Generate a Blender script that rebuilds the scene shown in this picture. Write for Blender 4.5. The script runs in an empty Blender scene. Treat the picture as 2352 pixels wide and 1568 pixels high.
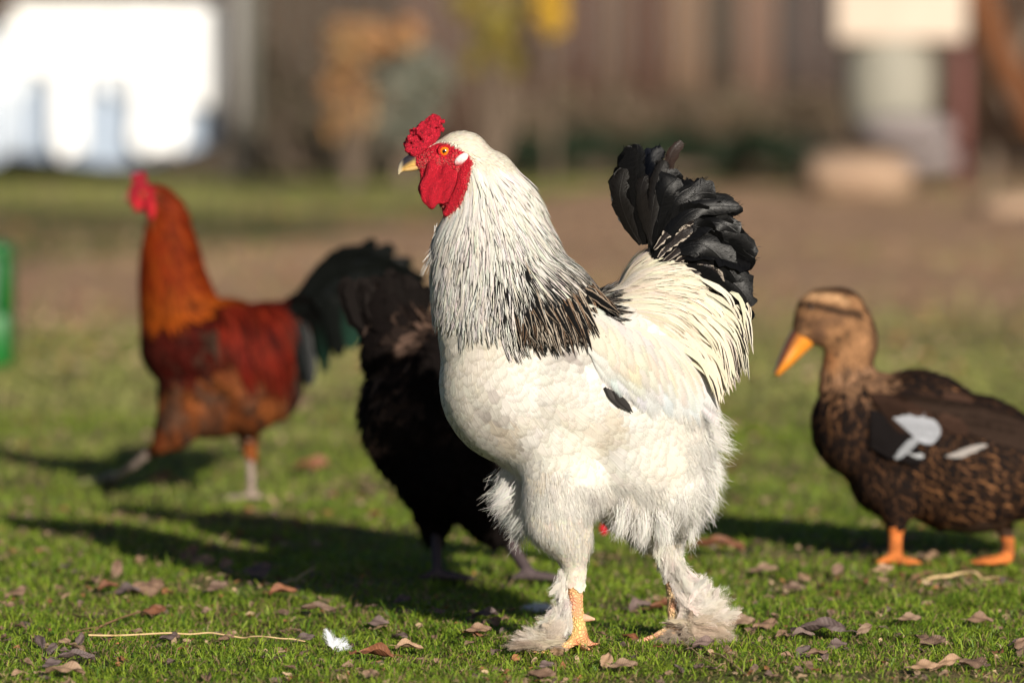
import bpy, math, random
import numpy as np
from mathutils import Vector, Matrix
from mathutils.bvhtree import BVHTree
R = math.radians
rng = np.random.default_rng(7)
random.seed(7)
scn = bpy.context.scene
# ------------------------------------------------------------------ camera
CAM = np.array((0.0, -8.0, 0.82)); FPX = 2352 * 200 / 36.0
PITCH = math.atan2(634, FPX)
FW = np.array((0, math.cos(PITCH), -math.sin(PITCH))); UP = np.array((0, math.sin(PITCH), math.cos(PITCH)))
cd = bpy.data.cameras.new('camera'); cam = bpy.data.objects.new('camera', cd); scn.collection.objects.link(cam)
cam.location = CAM; cam.rotation_euler = (math.pi / 2 - PITCH, 0, 0)
cd.lens = 200; cd.sensor_width = 36; cd.clip_start = 0.1; cd.clip_end = 2000
cd.dof.use_dof = True; cd.dof.focus_distance = 7.95; cd.dof.aperture_fstop = 3.3; cd.dof.aperture_blades = 0
scn.camera = cam
# ------------------------------------------------------------------ light
SUN_EL = R(17); SUN_DIR = np.array((-0.33, 0.944, 0)) * math.cos(SUN_EL) + np.array((0, 0, -math.sin(SUN_EL)))
w = bpy.data.worlds.new('World'); scn.world = w; w.use_nodes = True
nt = w.node_tree; sky = nt.nodes.new('ShaderNodeTexSky'); sky.sky_type = 'NISHITA'; sky.sun_disc = False
sky.sun_elevation = SUN_EL; sky.sun_rotation = math.atan2(-SUN_DIR[0], -SUN_DIR[1])
sky.air_density = 0.6; sky.dust_density = 0.6
bg = nt.nodes['Background']; bg.inputs[1].default_value = 0.05; nt.links.new(sky.outputs[0], bg.inputs[0])
sd = bpy.data.lights.new('sun', 'SUN'); sd.energy = 5.0; sd.angle = R(0.53); sd.color = (1.0, 0.925, 0.81)
so = bpy.data.objects.new('sun', sd); scn.collection.objects.link(so)
so.rotation_euler = Vector(SUN_DIR).to_track_quat('-Z', 'Y').to_euler(); so.location = (3, -10, 6)
scn.view_settings.view_transform = 'Standard'; scn.view_settings.look = 'None'
scn.view_settings.exposure = 0.38; scn.view_settings.gamma = 1.0
scn.cycles.max_bounces = 6; scn.cycles.diffuse_bounces = 3; scn.cycles.transparent_max_bounces = 8

# ------------------------------------------------------------------ helpers
def Wp(px, py, Y=0.0):
    d = FW + (px - 1176) / FPX * np.array((1, 0, 0)) - (py - 784) / FPX * UP
    t = (Y + 8.0) / d[1]
    return CAM + d * t
def Gp(px, py):
    d = FW + (px - 1176) / FPX * np.array((1, 0, 0)) - (py - 784) / FPX * UP
    return CAM - d * (CAM[2] / d[2])
def proj(P, Y=None):
    D = np.asarray(P, float) - CAM
    if Y is not None: D = D.copy(); D[..., 1] = Y + 8.0
    f = D @ FW
    return 1176 + FPX * D[..., 0] / f, 784 - FPX * (D @ UP) / f
def mpp(Y): return (Y + 8.0) / FPX          # metres for one design unit at depth Y
def inpoly(x, y, poly):
    x = np.asarray(x, float); y = np.asarray(y, float); r = np.zeros(x.shape, bool); n = len(poly)
    for i in range(n):
        x0, y0 = poly[i]; x1, y1 = poly[(i + 1) % n]
        if y0 == y1: continue
        r ^= ((y0 > y) != (y1 > y)) & (x < (x1 - x0) * (y - y0) / (y1 - y0) + x0)
    return r
def sstep(a, b, x):
    t = np.clip((np.asarray(x, float) - a) / (b - a), 0, 1); return t * t * (3 - 2 * t)
def norm(v):
    v = np.asarray(v, float); return v / (np.linalg.norm(v, axis=-1, keepdims=True) + 1e-12)
def nz(P, s, seed=0):            # cheap smooth noise in [-1,1]
    P = np.asarray(P, float) * s; r = np.random.default_rng(seed); o = 0
    for k in range(6):
        d = norm(r.normal(size=P.shape[-1])); f = 1.0 + 0.45 * k
        o = o + np.sin((P @ d) * f * 2 + r.uniform(0, 6.28) + 1.3 * np.sin((P @ norm(r.normal(size=P.shape[-1]))) * f)) / f ** 0.5
    return o / 3.2
def gz(x, y):
    x = np.asarray(x, float); y = np.asarray(y, float)
    return 0.006 * np.sin(x * 5.1 + 1.3 * np.sin(y * 2.1)) * np.cos(y * 3.7 + x) + 0.004 * np.sin(x * 11 + y * 7.3) - 0.005 + 0.0035 * np.sin(x * 27 + 2 * np.sin(y * 9)) * np.sin(y * 23 + x * 5)

def mat(name): m = bpy.data.materials.new(name); m.use_nodes = True; return m
def nodes(m):
    t = m.node_tree; return t, t.nodes, t.links, t.nodes['Principled BSDF']
def N(t, typ, **kw):
    n = t.nodes.new(typ)
    for k, v in kw.items(): setattr(n, k, v)
    return n
def mth(t, op, a, b=None, c=None, clamp=False):
    n = t.nodes.new('ShaderNodeMath'); n.operation = op; n.use_clamp = clamp
    for i, v in enumerate((a, b, c)):
        if v is None: continue
        if isinstance(v, (int, float)): n.inputs[i].default_value = v
        else: t.links.new(v, n.inputs[i])
    return n.outputs[0]
def mixc(t, f, a, b, bt='MIX'):
    n = t.nodes.new('ShaderNodeMix'); n.data_type = 'RGBA'; n.blend_type = bt; n.clamp_factor = True
    for s, v in ((0, f), (6, a), (7, b)):
        if isinstance(v, (int, float)): n.inputs[s].default_value = v
        elif isinstance(v, tuple): n.inputs[s].default_value = (*v[:3], 1)
        else: t.links.new(v, n.inputs[s])
    return n.outputs[2]
def noise(t, scale, vec=None, detail=3, rough=0.55, dim='3D'):
    n = t.nodes.new('ShaderNodeTexNoise'); n.noise_dimensions = dim
    n.inputs['Scale'].default_value = scale; n.inputs['Detail'].default_value = detail; n.inputs['Roughness'].default_value = rough
    if vec is not None: t.links.new(vec, n.inputs['Vector'])
    return n.outputs['Fac']
def ramp(t, fac, stops):
    n = t.nodes.new('ShaderNodeValToRGB'); e = n.color_ramp.elements
    while len(e) < len(stops): e.new(0.5)
    for i, (p, c) in enumerate(stops): e[i].position = p; e[i].color = (*c, 1)
    t.links.new(fac, n.inputs[0]); return n.outputs[0]
def maprange(t, v, a, b, c=0.0, d=1.0, interp='SMOOTHSTEP'):
    n = t.nodes.new('ShaderNodeMapRange'); n.interpolation_type = interp
    for i, x in enumerate((v, a, b, c, d)):
        if isinstance(x, (int, float)): n.inputs[i].default_value = x
        else: t.links.new(x, n.inputs[i])
    return n.outputs[0]
def bump(t, h, strength, dist, bsdf):
    b = t.nodes.new('ShaderNodeBump'); b.inputs['Strength'].default_value = strength; b.inputs['Distance'].default_value = dist
    t.links.new(h, b.inputs['Height']); t.links.new(b.outputs[0], bsdf.inputs['Normal']); return b.outputs[0]

def feather_mat(name, rough=0.6, trans=0.25, barb=0.5, spec=0.25, sheen=0.0, fade=False):
    m = mat(name); t, ns, ln, b = nodes(m)
    a = N(t, 'ShaderNodeAttribute', attribute_name='col'); s = N(t, 'ShaderNodeAttribute', attribute_name='streak')
    uv = N(t, 'ShaderNodeUVMap', uv_map='uv'); sp = N(t, 'ShaderNodeSeparateXYZ'); ln.new(uv.outputs[0], sp.inputs[0])
    au = mth(t, 'ABSOLUTE', mth(t, 'MULTIPLY_ADD', sp.outputs[0], 2.0, -1.0))
    bc = mth(t, 'SUBTRACT', sp.outputs[1], mth(t, 'MULTIPLY', au, 0.7))
    cv = N(t, 'ShaderNodeCombineXYZ'); ln.new(mth(t, 'MULTIPLY', bc, 9.0), cv.inputs[0]); ln.new(mth(t, 'MULTIPLY', sp.outputs[0], 1.6), cv.inputs[1])
    bn = noise(t, 1.0, cv.outputs[0], 4, 0.7, '2D')
    x = mth(t, 'ADD', au, mth(t, 'MULTIPLY_ADD', bn, 0.5, -0.25))
    wd = s.outputs['Alpha']
    f = mth(t, 'SUBTRACT', 1.0, maprange(t, x, mth(t, 'SUBTRACT', wd, 0.15), wd))
    f = mth(t, 'MULTIPLY', f, mth(t, 'GREATER_THAN', wd, 0.01))
    c = mixc(t, f, a.outputs[0], s.outputs[0])
    rach = maprange(t, au, 0.02, 0.09, 1.0, 0.0)
    vv = maprange(t, bn, 0.3, 0.72, 1.0 - barb, 1.0 + barb * 0.35, 'LINEAR')
    c2 = N(t, 'ShaderNodeVectorMath', operation='SCALE'); ln.new(c, c2.inputs[0]); ln.new(vv, c2.inputs['Scale'])
    ln.new(c2.outputs[0], b.inputs['Base Color'])
    b.inputs['Roughness'].default_value = rough; b.inputs['Specular IOR Level'].default_value = spec
    if sheen: b.inputs['Sheen Weight'].default_value = sheen
    hh = mth(t, 'ADD', bn, mth(t, 'MULTIPLY', rach, 0.6))
    bo = bump(t, hh, 0.5, 0.0006, b)
    if trans > 0:
        tr = N(t, 'ShaderNodeBsdfTranslucent'); ln.new(c2.outputs[0], tr.inputs[0]); ln.new(bo, tr.inputs['Normal'])
        mx = N(t, 'ShaderNodeMixShader'); mx.inputs[0].default_value = trans
        ln.new(b.outputs[0], mx.inputs[1]); ln.new(tr.outputs[0], mx.inputs[2]); ln.new(mx.outputs[0], ns['Material Output'].inputs[0])
        if fade:      # frayed see-through rim of soft feathers
            rim = mth(t, 'ADD', mth(t, 'MULTIPLY', mth(t, 'POWER', a.outputs['Alpha'], 3.0), 0.75), mth(t, 'MULTIPLY', mth(t, 'POWER', au, 3.0), 0.45))
            ff = maprange(t, mth(t, 'ADD', rim, mth(t, 'MULTIPLY_ADD', bn, 0.7, -0.35)), 0.36, 0.95); ff = mth(t, 'MULTIPLY', ff, mth(t, 'GREATER_THAN', a.outputs['Alpha'], 0.02))
            tp = N(t, 'ShaderNodeBsdfTransparent'); m2 = N(t, 'ShaderNodeMixShader'); ln.new(ff, m2.inputs[0]); ln.new(mx.outputs[0], m2.inputs[1]); ln.new(tp.outputs[0], m2.inputs[2]); ln.new(m2.outputs[0], ns['Material Output'].inputs[0])
    return m
def attr_mat(name, rough=0.5, scale=900, bstr=0.5, bdist=0.001, sss=0.0, spec=0.4, coat=0, vor=None, vary=0.3):
    m = mat(name); t, ns, ln, b = nodes(m)
    a = N(t, 'ShaderNodeAttribute', attribute_name='col')
    g = N(t, 'ShaderNodeNewGeometry')
    n1 = noise(t, scale, g.outputs['Position'], 4, 0.6); h = n1
    if vor:
        v = N(t, 'ShaderNodeTexVoronoi'); v.feature = 'DISTANCE_TO_EDGE'; v.inputs['Scale'].default_value = vor; ln.new(g.outputs['Position'], v.inputs['Vector'])
        h = mth(t, 'ADD', mth(t, 'MULTIPLY', n1, 0.4), mth(t, 'MINIMUM', mth(t, 'MULTIPLY', v.outputs[0], 4.0), 1.0))
    c2 = N(t, 'ShaderNodeVectorMath', operation='SCALE'); ln.new(a.outputs[0], c2.inputs[0])
    ln.new(maprange(t, h, 0.25, 0.8, 1 - vary, 1 + vary, 'LINEAR'), c2.inputs['Scale']); ln.new(c2.outputs[0], b.inputs['Base Color'])
    b.inputs['Roughness'].default_value = rough; b.inputs['Specular IOR Level'].default_value = spec
    if coat: b.inputs['Coat Weight'].default_value = coat; b.inputs['Coat Roughness'].default_value = 0.03
    if sss: b.inputs['Subsurface Weight'].default_value = sss; b.inputs['Subsurface Radius'].default_value = (0.006, 0.002, 0.001); b.inputs['Subsurface Scale'].default_value = 0.6
    bump(t, h, bstr, bdist, b)
    return m
def noisy_mat(name, c1, c2, scale=4, rough=0.8, bstr=0.6, bdist=0.02, stretch=None, spec=0.2, c3=None):
    m = mat(name); t, ns, ln, b = nodes(m)
    tc = N(t, 'ShaderNodeTexCoord'); v = tc.outputs['Object']
    if stretch:
        mp = N(t, 'ShaderNodeMapping'); mp.inputs['Scale'].default_value = stretch; ln.new(v, mp.inputs[0]); v = mp.outputs[0]
    n1 = noise(t, scale, v, 6, 0.65); n2 = noise(t, scale * 6, v, 4, 0.6)
    st = [(0.3, c1), (0.7, c2)] if c3 is None else [(0.3, c1), (0.5, c2), (0.72, c3)]
    c = ramp(t, mth(t, 'ADD', mth(t, 'MULTIPLY', n1, 0.7), mth(t, 'MULTIPLY', n2, 0.3)), st)
    ln.new(c, b.inputs['Base Color']); b.inputs['Roughness'].default_value = rough; b.inputs['Specular IOR Level'].default_value = spec
    bump(t, mth(t, 'ADD', n1, mth(t, 'MULTIPLY', n2, 0.5)), bstr, bdist, b)
    return m

def mesh_np(name, V, quads=None, tris=None, col=None, streak=None, uv=None, smooth=True, nrm=None):
    V = np.ascontiguousarray(V, np.float32); me = bpy.data.meshes.new(name)
    loops = []; tot = []
    if quads is not None and len(quads): loops.append(np.asarray(quads, np.int32).ravel()); tot.append(np.full(len(quads), 4, np.int32))
    if tris is not None and len(tris): loops.append(np.asarray(tris, np.int32).ravel()); tot.append(np.full(len(tris), 3, np.int32))
    loops = np.concatenate(loops); tot = np.concatenate(tot)
    me.vertices.add(len(V)); me.vertices.foreach_set('co', V.ravel())
    me.loops.add(len(loops)); me.loops.foreach_set('vertex_index', loops)
    me.polygons.add(len(tot)); st = np.zeros(len(tot), np.int32); st[1:] = np.cumsum(tot)[:-1]
    me.polygons.foreach_set('loop_start', st); me.polygons.foreach_set('loop_total', tot)
    me.update(calc_edges=True)
    if smooth: me.polygons.foreach_set('use_smooth', np.ones(len(tot), bool))
    for nm, c in (('col', col), ('streak', streak)):
        if c is None: continue
        c = np.asarray(c, np.float32)
        if c.shape[1] == 3: c = np.concatenate([c, np.ones((len(c), 1), np.float32)], 1)
        a = me.attributes.new(nm, 'FLOAT_COLOR', 'POINT'); a.data.foreach_set('color', c.ravel())
    if uv is not None:
        l = me.uv_layers.new(name='uv'); l.data.foreach_set('uv', np.asarray(uv, np.float32)[loops].ravel())
    if nrm is not None: me.normals_split_custom_set_from_vertices(norm(nrm).tolist())
    return me
def link(name, me, m=None, parent=None, origin=None, label=None, cat=None, group=None, kind=None):
    o = bpy.data.objects.new(name, me); scn.collection.objects.link(o)
    if m is not None: me.materials.append(m)
    if origin is not None:
        me.transform(Matrix.Translation(-Vector(origin)))
        if parent is None: o.location = origin
    if parent is not None: o.parent = parent
    if label: o['label'] = label
    if cat: o['category'] = cat
    if group: o['group'] = group
    if kind: o['kind'] = kind
    return o
def thing(name, label, cat, loc, group=None):
    o = bpy.data.objects.new(name, None); scn.collection.objects.link(o); o.empty_display_size = 0.1
    o.location = loc; o['label'] = label; o['category'] = cat
    if group: o['group'] = group
    return o

class MB:
    def __init__(s): s.V = []; s.Q = []; s.T = []; s.n = 0
    def add(s, V, Q=None, T=None):
        s.V.append(np.asarray(V, float))
        if Q is not None and len(Q): s.Q.append(np.asarray(Q, int) + s.n)
        if T is not None and len(T): s.T.append(np.asarray(T, int) + s.n)
        s.n += len(V)
    def arrays(s):
        return np.concatenate(s.V), (np.concatenate(s.Q) if s.Q else None), (np.concatenate(s.T) if s.T else None)
    def tube(s, P, r1, r2=None, seg=20, sub=4, cap=True, latvec=None):
        """P control points, r1 radius across in the side plane, r2 lateral radius"""
        P = np.asarray(P, float); r1 = np.asarray(r1, float); r2 = r1 if r2 is None else np.asarray(r2, float)
        n = len(P); ts = np.linspace(0, n - 1, (n - 1) * sub + 1)
        def cr(A):
            A = np.asarray(A, float); out = []
            for t in ts:
                i = min(int(t), n - 2); f = t - i
                p0 = A[max(i - 1, 0)]; p1 = A[i]; p2 = A[i + 1]; p3 = A[min(i + 2, n - 1)]
                out.append(0.5 * ((2 * p1) + (-p0 + p2) * f + (2 * p0 - 5 * p1 + 4 * p2 - p3) * f * f + (-p0 + 3 * p1 - 3 * p2 + p3) * f ** 3))
            return np.array(out)
        C = cr(P); A = cr(r1); B = cr(r2); Tn = norm(np.gradient(C, axis=0))
        if cap:
            a0 = np.sin(np.linspace(0.12, 1.35, 5)); h0 = np.cos(np.linspace(0.12, 1.35, 5))
            rr0 = min(A[0], B[0]); rr1 = min(A[-1], B[-1])
            C = np.concatenate([[C[0] - Tn[0] * rr0 * h for h in h0], C, [C[-1] + Tn[-1] * rr1 * h for h in h0[::-1]]])
            A = np.concatenate([A[0] * a0, A, A[-1] * a0[::-1]]); B = np.concatenate([B[0] * a0, B, B[-1] * a0[::-1]])
            Tn = np.concatenate([[Tn[0]] * 5, Tn, [Tn[-1]] * 5])
        lat = np.array((0, 1.0, 0)) if latvec is None else norm(np.array(latvec, float))
        L = norm(lat - (Tn @ lat)[:, None] * Tn); U = np.cross(L, Tn)
        th = np.linspace(0, 2 * np.pi, seg, endpoint=False)
        V = C[:, None] + U[:, None] * (A[:, None] * np.cos(th))[..., None] + L[:, None] * (B[:, None] * np.sin(th))[..., None]
        m = len(C); V = V.reshape(-1, 3); i = np.arange(m - 1)[:, None] * seg; j = np.arange(seg)[None]; j2 = (j + 1) % seg
        Q = np.stack([i + j, i + j2, i + seg + j2, i + seg + j], -1).reshape(-1, 4)
        V = np.concatenate([V, [C[0] - Tn[0] * A[0] * 0.1], [C[-1] + Tn[-1] * A[-1] * 0.1]]); k = m * seg
        jj = np.arange(seg); T = np.concatenate([np.stack([np.full(seg, k), (jj + 1) % seg, jj], 1),
                                                 np.stack([np.full(seg, k + 1), (m - 1) * seg + jj, (m - 1) * seg + (jj + 1) % seg], 1)])
        s.add(V, Q, T)
    def ell(s, c, r, rot=0.0, n=16):
        """ellipsoid, rot in the side plane"""
        th = np.linspace(0, np.pi, n + 1)[1:-1]; ph = np.linspace(0, 2 * np.pi, 2 * n, endpoint=False)
        V = np.stack([np.outer(np.sin(th), np.cos(ph)), np.outer(np.sin(th), np.sin(ph)), np.outer(np.cos(th), np.ones(2 * n))], -1).reshape(-1, 3)
        V = np.concatenate([V, [[0, 0, 1], [0, 0, -1]]]) * np.asarray(r, float)
        ca, sa = math.cos(rot), math.sin(rot); V = np.stack([V[:, 0] * ca + V[:, 2] * sa, V[:, 1], -V[:, 0] * sa + V[:, 2] * ca], 1) + np.asarray(c)
        m = n - 1; g = 2 * n; i = np.arange(m - 1)[:, None] * g; j = np.arange(g)[None]; j2 = (j + 1) % g
        Q = np.stack([i + j, i + g + j, i + g + j2, i + j2], -1).reshape(-1, 4); jj = np.arange(g)
        T = np.concatenate([np.stack([np.full(g, m * g), jj, (jj + 1) % g], 1), np.stack([np.full(g, m * g + 1), (m - 1) * g + (jj + 1) % g, (m - 1) * g + jj], 1)])
        s.add(V, Q, T)
    def box(s, lo, hi):
        x0, y0, z0 = lo; x1, y1, z1 = hi
        V = [(x0, y0, z0), (x1, y0, z0), (x1, y1, z0), (x0, y1, z0), (x0, y0, z1), (x1, y0, z1), (x1, y1, z1), (x0, y1, z1)]
        s.add(V, [(0, 3, 2, 1), (4, 5, 6, 7), (0, 1, 5, 4), (1, 2, 6, 5), (2, 3, 7, 6), (3, 0, 4, 7)])

def remesh(mb, voxel, smooth=10, wfun=None):
    V, Q, T = mb.arrays(); me = mesh_np('tmp', V, Q, T)
    o = bpy.data.objects.new('tmp', me); scn.collection.objects.link(o)
    md = o.modifiers.new('r', 'REMESH'); md.mode = 'VOXEL'; md.voxel_size = voxel
    dg = bpy.context.evaluated_depsgraph_get(); ev = o.evaluated_get(dg); m2 = bpy.data.meshes.new_from_object(ev)
    n = len(m2.vertices); V = np.zeros(n * 3, np.float32); m2.vertices.foreach_get('co', V); V = V.reshape(-1, 3).astype(float)
    E = np.zeros(len(m2.edges) * 2, np.int32); m2.edges.foreach_get('vertices', E); E = E.reshape(-1, 2)
    lt = np.zeros(len(m2.polygons), np.int32); m2.polygons.foreach_get('loop_total', lt)
    li = np.zeros(len(m2.loops), np.int32); m2.loops.foreach_get('vertex_index', li)
    assert (lt == 4).all(); Q = li.reshape(-1, 4)
    bpy.data.objects.remove(o); bpy.data.meshes.remove(m2); bpy.data.meshes.remove(me)
    deg = np.bincount(E.ravel(), minlength=n)[:, None]; w_ = 1.0 if wfun is None else wfun(V)[:, None]
    for _ in range(smooth):
        S = np.zeros_like(V)
        for k in range(3):
            S[:, k] = np.bincount(E[:, 0], V[E[:, 1], k], n) + np.bincount(E[:, 1], V[E[:, 0], k], n)
        V = V + (S / deg - V) * 0.6 * w_
    return V, Q
def vnormals(V, Q):
    fn = np.cross(V[Q[:, 2]] - V[Q[:, 0]], V[Q[:, 3]] - V[Q[:, 1]]); n = np.zeros_like(V)
    for k in range(4): np.add.at(n, Q[:, k], fn)
    return norm(n)

class Body:
    def __init__(s, V, Q, Y):
        s.V = V; s.Q = Q; s.Y = Y; s.N = vnormals(V, Q)
        s.bvh = BVHTree.FromPolygons(V.tolist(), Q.tolist())
        T = np.concatenate([Q[:, [0, 1, 2]], Q[:, [0, 2, 3]]]); s.T = T
        s.area = np.linalg.norm(np.cross(V[T[:, 1]] - V[T[:, 0]], V[T[:, 2]] - V[T[:, 0]]), axis=1) / 2
    def sample(s, n, wf):
        """n points, probability area * wf(px, py, P, N)"""
        c = s.V[s.T].mean(1); nn = norm(s.N[s.T].mean(1)); px, py = proj(c, s.Y)
        p = s.area * np.clip(wf(px, py, c, nn), 0, None); p /= p.sum()
        i = rng.choice(len(s.T), n, p=p); a = rng.random((n, 2)); f = a.sum(1) > 1; a[f] = 1 - a[f]
        v = s.V[s.T[i]]; P = v[:, 0] + a[:, :1] * (v[:, 1] - v[:, 0]) + a[:, 1:] * (v[:, 2] - v[:, 0])
        nr = s.N[s.T[i]]; Nn = norm(nr[:, 0] + a[:, :1] * (nr[:, 1] - nr[:, 0]) + a[:, 1:] * (nr[:, 2] - nr[:, 0]))
        return P, Nn
    def near(s, P):
        L = np.empty_like(P); Nn = np.empty_like(P)
        fn = s.bvh.find_nearest
        for i, p in enumerate(P.tolist()):
            l, n_, k, d = fn(p)
            L[i] = l; Nn[i] = n_
        return L, Nn
def make_flow(guides, Y):
    g = np.array(guides, float); d = norm(g[:, 2:4])
    def flow(P):
        px, py = proj(P, Y); w_ = 1.0 / (((px[:, None] - g[:, 0]) ** 2 + (py[:, None] - g[:, 1]) ** 2) + 400.0) ** 1.5
        v = (w_[..., None] * d).sum(1) / w_.sum(1)[:, None]
        return norm(np.stack([v[:, 0], np.zeros(len(v)), -v[:, 1]], 1))
    return flow
def drape(body, P, Nn, L, K, flow, h0=0.001, h1=0.004, pull=0.8, stiff=0.3, jit=0.12, free=2.0, lift=0.0):
    n = len(P); L = np.broadcast_to(L, (n,)); h1 = np.broadcast_to(h1, (n,)); J = rng.normal(size=(n, 3)) * jit; C = np.zeros((n, K, 3)); Ns = np.zeros((n, K, 3))
    p = P.copy(); nn = Nn.copy(); prev = None
    for k in range(K):
        s_ = k / (K - 1); h = h0 + (h1 - h0) * s_ ** 1.3
        C[:, k] = p + nn * (h[:, None] if k < K * free else h[:, None] * 0 + h1[:, None] * 0); Ns[:, k] = nn
        d = flow(p) + J; d = d - (d * nn).sum(1, keepdims=True) * nn
        d = norm(d) + nn * lift * s_
        d = norm(d if prev is None else norm(d) * (1 - stiff) + prev * stiff); prev = d
        q = p + d * (L / (K - 1))[:, None]
        if k < K - 1:
            l, m_ = body.near(q); dd = ((q - l) * m_).sum(1)
            pl = np.where(dd < 0, 1.0, pull if s_ < free else 0.0)[:, None]
            p = q + (l - q) * pl
            nn = norm(nn * 0.4 + m_ * 0.6)
    return C, Ns

class Plumes:
    def __init__(s, soft=0.6): s.V = []; s.Q = []; s.col = []; s.st = []; s.uv = []; s.n = 0; s.nr = []; s.soft = soft
    def add(s, C, Ns, hw, prof, col, streak=None, cols=3, camber=0.25, jitter=0.12, colK=None, roll=0.0, fade=False):
        n, K, _ = C.shape; T = np.gradient(C, axis=1); T = norm(T); Nn0 = norm(np.broadcast_to(Ns, C.shape))
        S = norm(np.cross(Ns, T)); Nn = np.cross(T, S)
        if np.ndim(roll) or roll: 
            r = np.broadcast_to(np.asarray(roll, float).reshape(-1, 1, 1) if np.ndim(roll) else roll, (n, 1, 1)); S, Nn = S * np.cos(r) + Nn * np.sin(r), Nn * np.cos(r) - S * np.sin(r)
        hw = np.broadcast_to(hw, (n,)); prof = np.broadcast_to(prof, (n, K))
        u = np.linspace(-1, 1, cols); j = 1 + rng.normal(size=(n, K, cols)) * jitter * (np.abs(u) > 0.9)
        wv = (hw[:, None] * prof)[..., None] * u * j
        V = C[:, :, None] + S[:, :, None] * wv[..., None] - Nn[:, :, None] * ((hw[:, None] * prof)[..., None] * camber * u ** 2)[..., None]
        seglen = np.linalg.norm(np.diff(C, axis=1), axis=2).sum(1)
        v = np.linspace(0, 1, K)[None] * seglen[:, None] * 100 + rng.uniform(0, 60, n)[:, None]
        U = np.broadcast_to(u * 0.5 + 0.5, (n, K, cols)); Vv = np.broadcast_to(v[..., None], (n, K, cols))
        base = np.arange(n)[:, None, None] * K * cols; a = np.arange(K - 1)[None, :, None] * cols; b = np.arange(cols - 1)[None, None]
        i0 = base + a + b; Q = np.stack([i0, i0 + cols, i0 + cols + 1, i0 + 1], -1).reshape(-1, 4) + s.n
        nb = norm(Nn0[:, :, None] * s.soft + (Nn[:, :, None] + S[:, :, None] * (u * camber * 1.6)[:, None]) * (1 - s.soft)); s.nr.append(nb.reshape(-1, 3))
        col = np.asarray(col, float)
        if col.ndim == 1: col = np.broadcast_to(col, (n, 3))
        cc = np.broadcast_to(col[:, None, None, :], (n, K, cols, 3)) if colK is None else np.broadcast_to(colK[:, :, None, :], (n, K, cols, 3))
        if streak is None: st = np.zeros((n, K, cols, 4))
        else: st = np.broadcast_to(streak[:, :, None, :], (n, K, cols, 4))
        al = np.broadcast_to(np.linspace(0.03, 1, K)[None, :, None, None] * (1.0 if fade else 0.0), (n, K, cols, 1)); cc = np.concatenate([cc, al], -1)
        s.V.append(V.reshape(-1, 3)); s.Q.append(Q); s.col.append(cc.reshape(-1, 4)); s.st.append(st.reshape(-1, 4))
        s.uv.append(np.stack([U, Vv], -1).reshape(-1, 2)); s.n += n * K * cols
    def strands(s, C, wd, col, colK=None, nrm=None):
        """thin hairs: C (n,K,3); ribbons turned at random"""
        n, K, _ = C.shape; T = norm(np.gradient(C, axis=1)); S = norm(np.cross(T, rng.normal(size=(n, 1, 3)) + np.array((0, 0, 0.01)))) if nrm is None else norm(np.cross(T, np.asarray(nrm, float).reshape(-1, 1, 3) + rng.normal(size=(n, 1, 3)) * 0.3)); G_ = np.cross(S, T); nb = (np.array((0.15, -1, 0.35)) if nrm is None else np.asarray(nrm, float).reshape(-1, 1, 3)) * np.ones((n, K, 1)); fl_ = np.sign((G_ * nb).sum(-1).sum(1))[:, None, None]; fl_[fl_ == 0] = 1; S = S * fl_; G_ = G_ * fl_
        nb = norm(norm(nb) * 0.75 + G_ * 0.25); s.nr.append(np.repeat(nb[:, :, None], 2, 2).reshape(-1, 3))
        pr = np.linspace(1, 0.25, K)[None, :, None]; wd = np.broadcast_to(wd, (n,))[:, None, None]
        V = np.stack([C - S * wd * pr, C + S * wd * pr], 2)
        base = np.arange(n)[:, None] * K * 2; a = np.arange(K - 1)[None] * 2; i0 = base + a
        Q = np.stack([i0, i0 + 1, i0 + 3, i0 + 2], -1).reshape(-1, 4) + s.n
        col = np.asarray(col, float)
        if col.ndim == 1: col = np.broadcast_to(col, (n, 3))
        cc = np.broadcast_to(col[:, None, None, :], (n, K, 2, 3)) if colK is None else np.broadcast_to(colK[:, :, None], (n, K, 2, 3))
        cc = np.concatenate([cc, np.zeros(cc.shape[:-1] + (1,))], -1); s.V.append(V.reshape(-1, 3)); s.Q.append(Q); s.col.append(cc.reshape(-1, 4)); s.st.append(np.zeros((n * K * 2, 4)))
        s.uv.append(np.broadcast_to(np.array((0.3, 0.5)), (n * K * 2, 2))); s.n += n * K * 2
    def downy(s, P, D, Nn, L, hw, col, barbs=22, curl=0.3, wd=0.00035, nrm=None):
        """open feathers: a shaft with separate barbs"""
        n = len(P); L = np.broadcast_to(L, (n,)); hw = np.broadcast_to(hw, (n,)); K = 5; t = np.linspace(0, 1, K)
        S = norm(np.cross(Nn, D)); nrm = Nn if nrm is None else nrm; sc = rng.normal(size=n) * curl * 0.3; uc = -curl * rng.uniform(0.2, 1.2, n)
        def cen(tt): return P[:, None] + D[:, None] * (L[:, None] * tt)[..., None] + (S * (sc * L)[:, None])[:, None] * (tt ** 2)[..., None] + (Nn * (uc * L)[:, None])[:, None] * (tt ** 2)[..., None]
        s.strands(cen(np.broadcast_to(t, (n, K))), wd * 1.6, col, nrm=nrm)
        tb = np.linspace(0.08, 1.0, barbs); C0 = cen(np.broadcast_to(tb, (n, barbs))); Tn = norm(np.gradient(C0, axis=1))
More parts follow.
